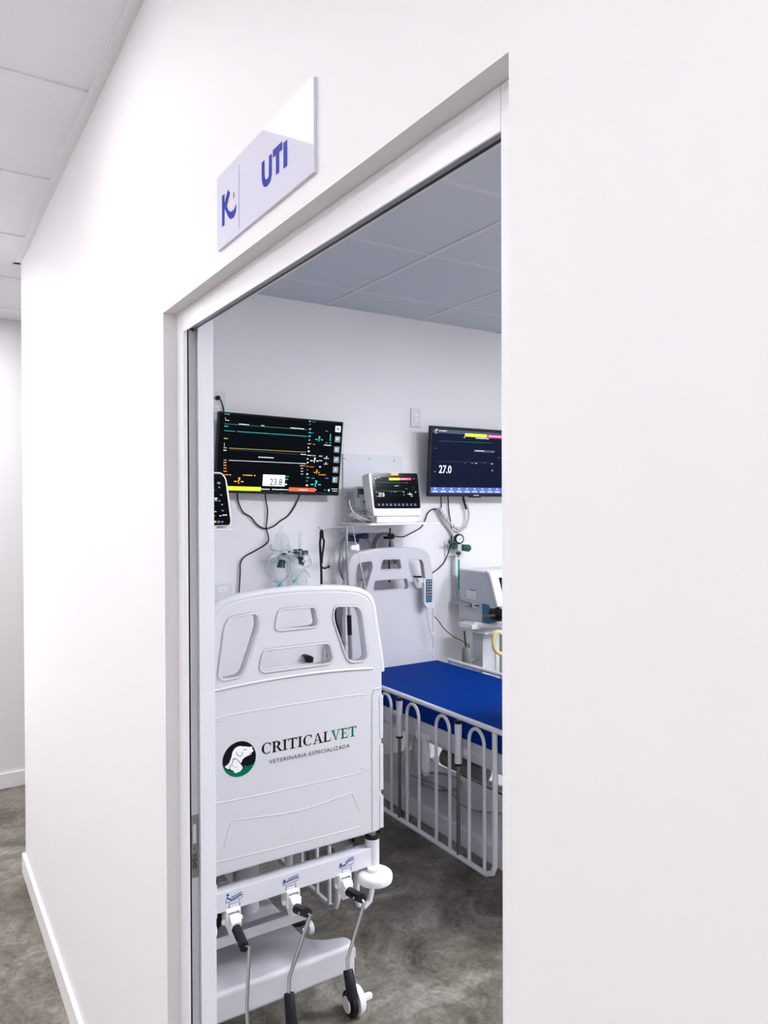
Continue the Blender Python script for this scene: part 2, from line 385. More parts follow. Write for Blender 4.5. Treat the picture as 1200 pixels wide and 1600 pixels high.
k = mb(); a, b_ = S(243,1082), S(243,1106); k.disc(SP, *a, .0028, .0005, 'ink_red', 12); k.disc(SP, *b_, .0028, .0005, 'ink_red', 12); c_ = S(228,1170); k.disc(SP, *c_, .007, .0003, 'ink_pink', 20); k.build('logo_dots', sr)
k = mb(); k.ribbon(SP, [S(286,835), S(286,1368)], .0016, .0004, 'ink_sky'); k.build('divider_line', sr)

# ------------------------------------------------------------------ pediatric beds
OUT = [(-.302,.650),(-.306,1.014),(-.307,1.172),(-.299,1.236),(-.284,1.318),(-.272,1.39),(-.254,1.422),(-.215,1.440),(-.13,1.452),(0,1.457),
       (.13,1.452),(.215,1.440),(.254,1.422),(.272,1.39),(.284,1.318),(.299,1.236),(.307,1.172),(.306,1.014),(.302,.650)]
HR = [(.130,1.402),(.218,1.394),(.231,1.372),(.252,1.228),(.238,1.215),(.187,1.218),(.172,1.232),(.124,1.363)]
HT = [(-.062,1.405),(.062,1.405),(.073,1.352),(.062,1.342),(-.062,1.342),(-.073,1.352)]
HL = [(-.112,1.288),(.112,1.288),(.124,1.235),(.112,1.222),(-.112,1.222),(-.124,1.235)]
G1 = [(-.245,1.095),(-.226,1.112),(.21,1.110),(.225,1.095)]
G2 = [(-.251,.878),(-.232,.862),(.205,.857),(.226,.870)]
G3 = [(-.238,.728),(-.215,.796),(-.17,.799),(0,.783),(.175,.797),(.195,.788),(.222,.728)]
G4 = [(-.250,.700),(-.228,.692),(.196,.682),(.218,.694)]

SER = {}
def serif_letters():
    T, t, s = .21, .10, .075
    bx = lambda x0, y0, x1, y1: [(x0,y0),(x1,y0),(x1,y1),(x0,y1)]
    def arc(cx, cy, rx, ry, a0, a1, tk, tn, n=14):
        o, i = [], []
        for k in range(n+1):
            a = math.radians(a0+(a1-a0)*k/n); wd = tn+(tk-tn)*abs(math.cos(a))
            o.append((cx+rx*math.cos(a), cy+ry*math.sin(a))); i.append((cx+(rx-wd)*math.cos(a), cy+(ry-max(tn, wd*.5))*math.sin(a)))
        return [[o[j], o[j+1], i[j+1], i[j]] for j in range(n)]
    SER['I'] = (.42, [bx(.125,0,.295,1), bx(0,0,.42,s), bx(0,1-s,.42,1)])
    SER['T'] = (.76, [bx(.295,0,.465,1), bx(.16,0,.60,s), bx(0,1-t,.76,1), [(0,.74),(.05,.74),(.10,.95),(0,.95)], [(.66,.95),(.71,.74),(.76,.74),(.76,.95)]])
    SER['L'] = (.66, [bx(.10,0,.27,1), bx(0,1-s,.39,1), bx(0,0,.64,t), [(.56,.05),(.64,.05),(.68,.28),(.63,.28)]])
    SER['E'] = (.68, [bx(.10,0,.27,1), bx(0,0,.64,t), bx(0,1-t,.62,1), bx(.27,.47,.48,.54), [(.54,.05),(.64,.05),(.68,.27),(.63,.27)], [(.54,.95),(.58,.76),(.62,.76),(.62,.95)], bx(.45,.38,.50,.62)])
    SER['R'] = (.82, [bx(.10,0,.27,1), bx(0,0,.38,s), bx(0,1-s,.3,1), bx(.27,1-t,.42,1), bx(.27,.45,.42,.52), [(.36,.49),(.54,.49),(.84,0),(.64,0)], bx(.64,0,.86,s)]+arc(.42,.725,.28,.275,-90,90,T,t))
    SER['C'] = (.80, arc(.44,.5,.44,.52,48,312,.19,.075,22)+[[(.70,.98),(.76,.98),(.76,.66),(.72,.66)], [(.66,.90),(.74,.84),(.74,.70),(.70,.72)]])
    SER['A'] = (.88, [[(.39,1),(.50,1),(.82,0),(.63,0)], [(.39,1),(.45,1),(.16,0),(.09,0)], bx(.22,.30,.66,.37), bx(0,0,.28,s), bx(.53,0,.92,s)])
    SER['V'] = (.86, [[(.08,1),(.27,1),(.50,0),(.42,0)], [(.72,1),(.79,1),(.50,0),(.44,0)], bx(0,1-s,.38,1), bx(.60,1-s,.88,1)])
serif_letters()
def serif(k, P, txt, u0, u1, v0, h, off, m, gap=.07):
    tot = sum(SER[c][0] for c in txt)+gap*(len(txt)-1); sx = (u1-u0)/tot; u = u0
    for i, c in enumerate(txt):
        wd, polys = SER[c]
        for j, pl in enumerate(polys): k.flat(P, [(u+x*sx, v0+y*h) for x, y in pl], off+j*4e-6, m)
        u += (wd+gap)*sx

def board(parent, cx, yf, side, name, notches=False):
    """moulded end board whose outer face is y = yf; side=+1 faces -y"""
    M = Matrix(((1,0,0,cx),(0,0,side,yf+side*.016),(0,1,0,0),(0,0,0,1)))
    P = lambda u, v, n=0: Vector((cx+u, yf-side*n, v))
    mir = lambda pl: [(-x, z) for x, z in pl][::-1]
    holes = [rounded(HR, .018), rounded(mir(HR), .018), rounded(HT, .014), rounded(HL, .016)]
    if notches: holes += [[(x0+.033*math.cos(a), .812+.036*math.sin(a)) for a in [PI*i/12 for i in range(13)]] for x0 in (-.187, 0, .187)]
    k = mb(); k.plate(rounded(OUT, .02, 3), holes, .032, .006, M, 'bed_plastic')
    if notches: k.box((cx-.24, yf+side*.027, .80), (cx+.24, yf+side*.031, .86), 'bed_plastic')
    bd = k.build(name, parent)
    k = mb(); k.tube([P(*p, -.016) for p in OUT[2:-2]], .0165, 'bed_plastic', 12, sm=5); k.build('handle_rim', bd)
    k = mb()
    for h in holes[:4]:
        for n_ in (.0005, -.0315): k.tube([P(*p, n_) for p in h], .0032, 'bed_plastic', 6, closed=True)
    for gl in (G1, G2, G3, G4): k.tube([P(*p, .0) for p in rounded(gl+gl[::-1][1:-1], .02, 4)[: ]] if False else [P(*p, -.0006) for p in gl], .0021, 'bed_plastic', 6, sm=3)
    # curved line under the cut-outs and the stepped ribs down both edges
    k.tube([P(u, 1.188+.012*(1-(u/.27)**2), .0) for u in [-.27+.045*i for i in range(13)]], .0045, 'bed_plastic', 6, sm=2)
    for sx in (-1, 1):
        k.tube([P(sx*.268, .66, .0), P(sx*.268, 1.10, .0), P(sx*.276, 1.12, .0), P(sx*.303, 1.12, .0)], .0028, 'bed_plastic', 6)
        for a, b in ((.66,.765), (.785,.935), (.955,1.095)):
            x0, x1 = sorted((cx+sx*.296, cx+sx*.3095)); k.box((x0, yf-side*.0015, a), (x1, yf+side*.036, b), 'bed_plastic')
    k.build('moulding', bd, bevel=.0012)
    return bd

def logo(parent, cx, yf):
    P = Plane((cx, yf, 0), (1,0,0), (0,0,1)); A = mb(); D, O = .0007, .0001
    Q = lambda x, y: P.px(330+x/4.8, 1100+y/4.8)
    u0, v0, r = -.189, .979, .0515
    A.disc(P, u0, v0, r, D, 'ink_navy', 40)
    an = [math.radians(190+i*(345-190)/24) for i in range(25)]
    outer = [(u0+r*1.01*math.cos(a), v0+r*1.01*math.sin(a)) for a in an]
    inner = [(u0+.040*math.cos(a)+.004, v0+.036*math.sin(a)-.002) for a in an[2:-5]][::-1]
    for i in range(24):
        a0, a1 = an[i], an[i+1]; f = lambda a, j: (r-(.016*math.sin(PI*j/24)))
        A.flat(P, [(u0+r*1.01*math.cos(a0), v0+r*1.01*math.sin(a0)), (u0+r*1.01*math.cos(a1), v0+r*1.01*math.sin(a1)),
                   (u0+f(a1,i+1)*math.cos(a1), v0+f(a1,i+1)*math.sin(a1)), (u0+f(a0,i)*math.cos(a0), v0+f(a0,i)*math.sin(a0))], D+O, 'ink_green')
    A.flat(P, [Q(228,505), Q(262,500), Q(300,480), Q(322,445), Q(300,455), Q(268,468), Q(248,455), Q(247,470), Q(240,486)][::-1], D+O*1.5, 'ink_green')
    def fan(pts, c, off, m):
        pts = [Q(*p) for p in pts]; c = Q(*c)
        A.add([P.P(*c, off)]+[P.P(*p, off) for p in pts], [(0, i+1, (i+1) % len(pts)+1) for i in range(len(pts))], m)
    fan([(100,470),(118,458),(138,432),(152,395),(158,362),(170,340),(190,322),(215,314),(240,318),(262,318),(285,322),(303,318),(316,332),(316,350),(305,360),(302,374),
         (282,384),(256,396),(236,412),(226,436),(214,448),(190,440),(172,460),(150,490),(120,486)], (205,375), D+O*2, 'white_plastic')
    fan([(165,405),(174,414),(184,409),(200,422),(215,442),(236,468),(232,488),(214,505),(190,516),(172,518),(163,502),(148,498),(136,484),(136,472),(150,456),(158,442),(162,425)], (185,465), D+O*3, 'white_plastic')
    ln = lambda pts, wd: A.ribbon(P, [Q(*p) for p in pts], wd, D+O*5, 'ink_grey')
    ln = (lambda f: (lambda p, w_: f(p, w_*1.5)))(ln)
    ln([(188,360),(192,372),(202,388),(216,390),(230,384),(232,372),(230,360)], .0011); ln([(240,346),(252,338),(264,342)], .0012)
    ln([(283,372),(297,370),(306,362)], .0011)
    ln([(165,405),(162,425),(158,442),(150,456),(136,472),(136,484),(148,496),(163,500),(172,518)], .0011)
    ln([(165,405),(174,415),(184,409),(200,422),(215,442),(236,468)], .0011); ln([(156,462),(166,466)], .001); ln([(172,478),(184,470),(196,472)], .0006)
    A.flat(P, [Q(308,322), Q(318,334), Q(315,345), Q(305,334)], D+O*5, 'ink_navy')
    A.build('emblem', parent)['label'] = 'round navy and green emblem with a dog head and a cat'
    k = mb(); serif(k, P, 'CRITICAL', -.119, .1135, .9785, .0325, D, 'ink_navy'); serif(k, P, 'VET', .1150, .208, .9785, .0325, D, 'ink_green'); k.build('lettering', parent)
    k = mb(); k.text(P, 'VETERINÁRIA ESPECIALIZADA', -.095, .183, .946, .0150, D, 'ink_grey', 1.12); k.build('tagline', parent)

def decal(k, P, u, v, kind):
    B = {0: [(-.024,.006),(-.010,-.004),(.004,-.002),(.024,.004)], 1: [(-.026,-.002),(-.01,.0),(.01,.002),(.026,.004)], 2: [(-.026,-.004),(-.006,-.003),(.008,.006),(.026,.008)]}[kind]
    O = .0006
    k.ribbon(P, [(u+x, v+y) for x, y in B], .0042, O, 'decal_blue'); k.ribbon(P, [(u+x, v+y+.0065) for x, y in B[1:]], .0030, O, 'decal_blue')
    k.disc(P, u+B[0][0]+.004, v+B[0][1]+.0065, .0042, O+.0001, 'decal_blue', 14)
    k.ribbon(P, [(u-.026, v+.001), (u-.026, v-.009), (u+.024, v-.006), (u+.026, v+.003)], .0014, O-.0001, 'ink_grey')
    for x in (-.016, .016): k.ribbon(P, [(u+x, v-.008), (u+x, v-.022)], .0012, O, 'ink_navy'); k.disc(P, u+x, v-.0235, .0022, O, 'ink_navy', 10)
    k.ribbon(P, [(u-.016, v-.016), (u+.016, v-.015)], .0012, O, 'ink_navy')

def side_rail(parent, x, y0, y1, zb, side, nm='side_rail'):
    zt = zb+.612; r = empty_part = None
    k = mb(); R = .011
    k.tube([(x, y0-.07, zt), (x, y1, zt)], .0115, 'bed_enamel', 12)
    k.tube([(x, y0, zt), (x, y0, zb+.055), (x, y0+.015, zb+.02), (x, y0+.055, zb), (x, y1-.055, zb), (x, y1-.015, zb+.02), (x, y1, zb+.055), (x, y1, zt)], .0115, 'bed_enamel', 12)
    rail = k.build(nm, parent)
    n = int(round((y1-y0)/.235)); off = .116
    for i in range(n):
        c = y0+off+i*.235
        if c+.05 > y1: break
        k = mb(); pts = [(x, c-.05, zb), (x, c-.05, zt-.085)]+[(x, c-.05*math.cos(a), zt-.085+.062*math.sin(a)) for a in [PI*j/10 for j in range(1, 10)]]+[(x, c+.05, zt-.085), (x, c+.05, zb)]
        k.tube(pts, .0078, 'bed_enamel', 8); k.build('rail_arch', rail)
    for c in (y0+.24, y0+.70):
        k = mb(); k.cyl((x-side*.0, c, zt-.205), (x-side*.0, c, zt-.03), .0165, 'bed_enamel', 16); k.build('sleeve', rail)
        k = mb(); k.cyl((x, c, zb), (x, c, zt-.205), .0085, 'dark_steel', 12); k.cyl((x, c, zt-.212), (x, c, zt-.203), .0172, 'black_plastic', 16); k.cyl((x, c, zt-.032), (x, c, zt-.016), .0155, 'black_plastic', 16)
        q = k.build('slide_rod', rail); q['label'] = 'dark steel slide rod'
    k = mb(); xi = x-side*.035; c = y0+.56
    k.box((xi-.022, c-.055, zt-.185), (xi+.022, c+.02, zt-.15), 'white_plastic'); k.box((xi-.008, c-.045, zt-.33), (xi+.012, c-.005, zt-.185), 'white_plastic')
    k.prism([(c-.045, zt-.33), (c-.008, zt-.33), (c-.02, zt-.36), (c-.04, zt-.35)], lambda a, b: Vector((xi-.008, a, b)), lambda a, b: Vector((xi+.012, a, b)), 'bed_enamel')
    k.build('release_latch', rail, bevel=.003)

def bed(cx, y0, L, label, head, waist, rail_start, rail_zb, cranks, base_z, base_hw):
    r = empty('hospital_bed', (cx, y0+L/2, 0), label, 'hospital bed', 'hospital beds')
    fb = board(r, cx, y0, 1, 'footboard')
    if cranks: logo(fb, cx, y0)
    if head: board(r, cx, y0+L+.032, -1, 'headboard', True)
    # end beams, corner sockets and bumpers
    for e, ye in enumerate((y0, y0+L)):
        s = 1 if e == 0 else -1
        k = mb(); k.box((cx-.325, ye, .542), (cx+.27, ye+s*.042, .602), 'bed_enamel'); bm_ = k.build('end_beam', r, bevel=.004)
        if e == 0:
            P = Plane((cx, ye, 0), (1,0,0), (0,0,1))
            for u, kd in ((-.207, 0), (-.026, 1), (.170, 2)):
                k = mb(); decal(k, P, u, .577, kd); k.build('bed_pictogram', bm_)['label'] = 'blue pictogram of a person lying on a bed'
        for sx in (-1, 1):
            bx_ = cx+(.268 if sx > 0 else -.325)
            x = cx+sx*.277
            k = mb(); k.cyl((x, ye+s*.018, .53), (x, ye+s*.018, .628), .0235, 'bed_enamel', 24); k.build('corner_post', r)
            k = mb(); k.lathe((x, ye+s*.018, .626), (0,0,1), [(.020,0),(.0245,.002),(.0245,.009),(.020,.011)], 'black_rubber'); k.cyl((x, ye+s*.018, .637), (x, ye+s*.018, .655), .012, 'steel'); k.build('post_collar', r)['label'] = 'black collar'
            k = mb(); k.lathe((bx_, ye-s*.012, .494), (0,0,1), [(.050,.004),(.056,.007),(.058,.013),(.058,.024),(.056,.031),(.050,.036),(.034,.039),(.024,.040),(.024,.05)], 'white_plastic', 32); k.build('bumper_wheel', r)
    # mattress platform and mattress
    k = mb()
    for sx in (-1, 1): k.box((cx+sx*.270, y0+.04, .615), (cx+sx*.305, y0+L-.0, .690), 'bed_enamel')
    for j in range(6):
        yy = y0+.12+j*(L-.24)/5; k.box((cx-.27, yy-.03, .655), (cx+.27, yy+.03, .688), 'bed_enamel')
    k.build('frame', r, bevel=.003)
    k = mb(); k.box((cx-.23, y0+.06, .560), (cx-.20, y0+L-.04, .600), 'bed_enamel'); k.box((cx+.20, y0+.06, .560), (cx+.23, y0+L-.04, .600), 'bed_enamel'); k.build('lower_frame', r, bevel=.003)
    k = mb(); k.box((cx-.325, y0+.045, .692), (cx+.335, y0+L+.005, .782), 'blue_vinyl'); k.build('mattress', r, bevel=.016, seg=4)['label'] = 'royal blue vinyl mattress'
    # lifting columns and shell base
    for yy in (y0+.42, y0+L-.28):
        k = mb(); k.cyl((cx, yy, base_z), (cx, yy, .46), .045, 'light_grey'); k.cyl((cx, yy, .46), (cx, yy, .655), .034, 'steel'); k.build('lift_column', r)
        k = mb(); k.tube([(cx-.14, yy-.02, base_z), (cx-.12, yy-.12, .57)], .014, 'bed_enamel', 10); k.build('scissor_arm', r); k = mb(); k.tube([(cx+.14, yy-.02, base_z), (cx+.12, yy-.12, .57)], .014, 'bed_enamel', 10); k.build('scissor_arm', r)
    k = mb(); k.tube([(cx+.02, y0+.74, .395), (cx+.02, y0+.75, .395), (cx+.02, y0+1.06, .390), (cx+.02, y0+1.07, .390)], [.03, .046, .046, .03], 'canister_grey', 20); k.build('motor_tube', r)['label'] = 'dark grey motor tube'
    hw = base_hw; wv = waist; lhw = .30
    half = [(hw, .03), (hw, .088), (.145, .112), (wv, .150)]
    out = half+[(x, L-y) for x, y in half[::-1]]+[(-lhw, L-.03), (-lhw, .03)]
    out = rounded(out, .03, 4)
    k = mb(); k.prism(out, lambda a, b: Vector((cx+a, y0+b, base_z-.095)), lambda a, b: Vector((cx+a, y0+b, base_z)), 'bed_plastic')
    k.build('base_cover', r, bevel=.016, seg=4, sharp=60)
    for sx in (-1, 1):
        for s, yy in ((1, y0+.105), (-1, y0+L-.105)):
            x = cx+(hw+.030 if sx > 0 else -lhw-.030)
            k = mb(); k.lathe((x-sx*.022, yy, .042), (sx,0,0), [(.030,0),(.041,.004),(.0415,.018),(.030,.022)], 'black_rubber', 28)
            wh = k.build('caster', r); wh['label'] = 'black rubber caster wheel'
            k = mb(); k.lathe((x-sx*.0245, yy, .042), (-sx,0,0), [(.027,0),(.024,.003)], 'white_plastic', 24); k.build('hub_cap', wh)
            k = mb(); k.lathe((x+sx*.004, yy, .047), (sx,0,0), [(.049,0),(.050,.012),(.042,.024),(.022,.032)], 'white_plastic', 28)
            k.cyl((x-sx*.01, yy, .075), (x-sx*.01, yy, base_z-.05), .014, 'light_grey', 14); k.box((x-sx*.05, yy-.02, base_z-.085), (x+sx*.0, yy+.02, base_z-.055), 'light_grey'); k.build('caster_cover', wh)
            k = mb(); k.prism(rounded([(x+sx*.02, yy-.013), (x+sx*.075, yy-.011), (x+sx*.075, yy+.011), (x+sx*.02, yy+.013)], .011), lambda a, b: Vector((a, b, .036)), lambda a, b: Vector((a, b, .047)), 'white_plastic'); k.build('brake_pedal', wh)
    for sx in (-1, 1): side_rail(r, cx+sx*.345, y0+rail_start, y0+L-.10, rail_zb, sx)
    for sx in (-1, 1):
        for yy in (.45, 1.05): k = mb(); k.box((cx+sx*.29, y0+yy-.02, .63), (cx+sx*.338, y0+yy+.02, .665), 'bed_enamel'); k.build('rail_mount', r, bevel=.003)
    # lower cross bar, roller and hand cranks at the foot end
    k = mb(); k.box((cx-.29, y0+.10, .378), (cx+.08, y0+.135, .412), 'bed_enamel'); k.box((cx-.27, y0+.105, .40), (cx-.245, y0+.13, .56), 'bed_enamel')
    k.build('lower_bar', r, bevel=.003)
    k = mb(); k.lathe((cx+.145, y0+.235, .262), (1,0,0), [(.012,0),(.021,.004),(.021,.020),(.012,.024)], 'white_plastic'); k.tube([(cx+.137, y0+.235, .27), (cx+.127, y0+.235, .215), (cx+.127, y0+.235, base_z-.02)], .010, 'light_grey', 10)
    k.lathe((cx+.137, y0+.235, .262), (-1,0,0), [(.012,0),(.012,.012),(.008,.016)], 'steel', 12); k.build('guide_roller', r)
    k = mb(); k.lathe((cx+.115, y0+.235, base_z+.0006), (0,0,1), [(.024,0),(.022,.0006)], 'black_plastic'); k.build('base_slot', r)
    k = mb(); k.tube([(cx+.266, y0+.10, .56), (cx+.266, y0+.10, .40), (cx+.272, y0+.10, .37), (cx+.295, y0+.10, .355), (cx+.318, y0+.10, .37), (cx+.325, y0+.10, .40), (cx+.325, y0+.10, .56), (cx+.266, y0+.10, .56)], .0095, 'bed_enamel', 10); k.build('guard_loop', r)
    k = mb(); k.lathe((cx-.255, y0+.06, .49), (0,1,0), [(.034,0),(.038,.01),(.038,.12),(.03,.14)], 'black_plastic'); k.build('actuator', r)['label'] = 'black actuator'
    if cranks:
        specs = [(-.213, (382, 1480), [(390, 1478), (385.5, 1570), (387, 1600), (391, 1625)], None, (391, 1625), (398, 1680)),
                 (-.022, (480, 1426), [(485, 1430), (452, 1527), (451.5, 1551)], None, (451.5, 1551), (457, 1612)),
                 (.160, (566, 1404), [(569, 1410), (542.5, 1500), (543.5, 1515)], None, (543.5, 1515), (552, 1563))]
        for u, se, rod, _, g0, g1 in specs:
            x = cx+u
            k = mb()
            for s in (-1, 1): k.box((x+s*.019-.0025, y0-.012, .500), (x+s*.019+.0025, y0+.03, .548), 'white_plastic'); k.lathe((x+s*.0215, y0+.004, .512), (s,0,0), [(.008,0),(.008,.006),(.005,.010)], 'white_plastic', 12)
            k.box((x-.017, y0-.012, .541), (x+.017, y0+.03, .548), 'white_plastic'); k.build('crank_bracket', r, bevel=.0012)
            k = mb(); k.prism([(y0+.03, .535), (y0-.02, .535), (y0-.035, .522), (y0-.030, .482), (y0-.015, .472), (y0+.012, .49)], lambda a, b: Vector((x-.0155, a, b)), lambda a, b: Vector((x+.0155, a, b)), 'white_plastic')
            kn = k.build('crank_joint', r, bevel=.003)
            A_ = Vector((x, y0-.028, .503)); B_ = at(*se, y0-.13)
            k = mb(); k.tube([A_, B_], .0145, 'black_rubber', 8)
            ck = k.build('crank', r); ck['label'] = 'black socket of a hand crank'
            k = mb(); k.lathe(A_+(B_-A_)*.72+Vector((-.012, 0, 0)), (-1,-.3,0), [(.004,0),(.004,.006),(.002,.008)], 'steel', 10)
            pts = [B_-(B_-A_)*.08]+[at(*p, y0-.135-.01*i) for i, p in enumerate(rod)]
            k.tube(pts, .0053, 'steel', 10); k.build('crank_rod', ck)['label'] = 'bent steel crank rod'
            k = mb(); a = at(*g0, y0-.15); b = at(*g1, y0-.19); k.tube([a, a+(b-a)*.04, a+(b-a)*.9, b], [.013, .0150, .0165, .0145], 'black_rubber', 16); k.build('crank_grip', ck)['label'] = 'black rubber grip'
    return r
bed(.545, 2.05, 1.55, 'white hospital bed nearest the door, with logo footboard and three hand cranks', False, .100, .375, .19, True, .290, .222)
bed(1.905, 2.05, 1.55, 'hospital bed with bare blue mattress and lowered white barred side rail, behind the logo bed', True, .100, .255, .183, False, .29, .225)

# ------------------------------------------------------------------ wall fittings
WP = wallplane(YW)
# white fixing panel behind the central monitor
k = mb(); a = WP.px(534.5, 711); b = WP.px(624, 716)
k.pbox(WP, a[0], 2.075, 1.02, 2.014, 0, .012, 'lilac_plate'); pn = k.build('wall_panel', bevel=.002)
tag(pn, 'white mounting board screwed to the wall behind the small central monitor', 'panel')
for i, q in enumerate(((538, 716.5), (577.5, 717), (616, 719.5), (540, 777.5))):
    u, v = Plane((0, YW-.012, 0), (1,0,0), (0,0,1)).px(*q)
    k = mb(); k.lathe((u, YW-.012, v), (0,-1,0), [(.005,0),(.004,.002)], 'dark_steel', 12); k.build('screw', pn)

def outlet(px0, py0, px1, py1, label, sockets, switch=False):
    P = WP; u0, v1 = P.px(px0, py0); u1, v0 = P.px(px1, py1)
    r = empty('wall_switch' if switch else 'wall_outlet', ((u0+u1)/2, YW, v0), label, 'switch' if switch else 'outlet')
    k = mb(); k.pbox(P, u0, u1, v0, v1, 0, .010, 'lilac_plate'); k.build('cover_plate', r, bevel=.003)
    cx = (u0+u1)/2
    for i in range(sockets):
        cz = v1-(v1-v0)*(i+.5)/sockets if sockets > 1 else (v0+v1)/2
        k = mb(); w_ = (u1-u0)*.30
        if switch: k.pbox(P, cx-w_*.6, cx+w_*.6, cz-.022, cz+.022, .010, .014, 'white_plastic'); k.ribbon(P, [(cx-w_*.5, cz-.001), (cx, cz+.004), (cx+w_*.5, cz-.001)], .002, .0143, 'cable_grey')
        else:
            k.prism([(cx-w_, cz), (cx-w_*.6, cz+.014), (cx+w_*.6, cz+.014), (cx+w_, cz), (cx+w_*.6, cz-.014), (cx-w_*.6, cz-.014)], lambda a, b: P.P(a, b, .009), lambda a, b: P.P(a, b, .0125), 'white_plastic')
            for q in (-.5, 0, .5): k.disc(P, cx+q*w_*1.1, cz-(.004 if q == 0 else 0), .0026, .0128, 'black_plastic', 8)
        k.build('rocker' if switch else 'socket', r, bevel=.001)
    return r
outlet(322, 611, 351.5, 648, 'white wall outlet above the left screen with a black plug in it', 2)
outlet(641, 637, 656.5, 668, 'small white wall plate with one rocker, left of the right screen', 1, True)
outlet(330, 913, 363, 960, 'white three-way socket plate low on the wall, left above the logo bed', 3)
outlet(506, 908, 526, 940, 'white outlet with a black plug beside the hanging black strap', 1)

def cable(name, pts, r, m, label, cat='cable', grp=None, sm=6, n=8):
    k = mb(); k.tube(pts, r, m, n, sm=sm); return tag(k.build(name), label, cat, grp)
def plug(px, py, Y, label, ang=0):
    p = at(px, py, Y); k = mb()
    k.lathe((p.x, YW-.012 if Y > 3.6 else Y+.02, p.z), (0,-1,0), [(.010,0),(.0125,.004),(.012,.018),(.007,.030)], 'black_rubber', 16)
    return tag(k.build('power_plug'), label, 'plug')

# ------------------------------------------------------------------ wall screens
def screen_plane(tl, tr, bl, Yt, Yb):
    a, b, c = at(*tl, Yt), at(*tr, Yt), at(*bl, Yb)
    return Plane(a, b-a, a-c)
def wbar(k, P, x0, x1, y, h, m, off=.0012, dash=0, slope=None):
    """run of marks on a screen; x0,x1,y in photo pixels measured along the screen"""
    u0, v0 = P.px(x0, y); u1, v1 = P.px(x1, y+(slope or 0)*(x1-x0)); v1 = v0
    hh = h
    if not dash: k.rect(P, u0, v0-hh, u1, v0, off, m)
    else:
        u = u0
        while u < u1:
            w_ = random.uniform(.5, 1.5)*dash; k.rect(P, u, v0-hh*random.uniform(.7, 1), min(u+w_, u1), v0-hh*random.uniform(0, .2), off, m); u += w_*1.35
def tv(P, W, H, label, back=.035):
    r = empty('wall_monitor', P.P(W/2, -H, -.02), label, 'monitor')
    k = mb(); k.pbox(P, 0, W, -H, 0, -.022, 0, 'black_plastic'); k.pbox(P, W*.2, W*.8, -H*.85, -H*.2, -.022-back, -.020, 'black_plastic'); body = k.build('housing', r, bevel=.002)
    k = mb(); c = P.P(W/2, -H*.5, -.03); k.box((c.x-.10, c.y, c.z-.10), (c.x+.10, YW, c.z+.10), 'dark_steel'); k.build('wall_bracket', r)
    return r
P1 = screen_plane((341.6, 642.5), (536.6, 659.4), (337.5, 768), 3.60, 3.645)
W1, H1 = .722, .412
r1 = tv(P1, W1, H1, 'large wall monitor on the left showing 23.8 in a white box')
k = mb(); k.pbox(P1, .008, W1-.008, -H1+.018, -.008, -.001, .0008, 'screen_dark'); d1 = k.build('display', r1)
Z = lambda x, y: (320+x/5, 600+y/5)
def l1(k, x0, y0, x1, y1, m, wd=.0022, off=.0014):
    wd *= .7; k.ribbon(P1, [P1.px(*Z(x0, y0)), P1.px(*Z(x1, y1))], wd, off, m)
k = mb()
l1(k,152,310,800,358,'e_green'); l1(k,152,364,235,370,'e_teal',.0026); l1(k,252,371,800,409,'e_teal',.0026)
l1(k,190,500,790,533,'e_yellow'); l1(k,190,510,730,550,'e_dim',.001); l1(k,187,596,788,622,'e_white',.0026); l1(k,146,497,172,499,'e_white'); l1(k,146,594,170,596,'e_white')
l1(k,152,460,152,490,'e_white',.0015); l1(k,160,260,162,280,'e_white',.0015); l1(k,160,282,190,285,'e_white',.003)
k.build('traces', d1)
def marks(k, P, zz, x0, y0, x1, h, m, dash=.006, off=.0016):
    u0, v0 = P.px(*zz(x0, y0)); u1, _ = P.px(*zz(x1, y0)); u = u0; v0 -= h*.12; h *= .72
    while u < u1:
        w_ = random.uniform(.6, 1.4)*dash; k.rect(P, u, v0-h*random.uniform(.75, 1), min(u+w_, u1), v0-h*random.uniform(0, .2), off, m); u += w_*1.3
k = mb()
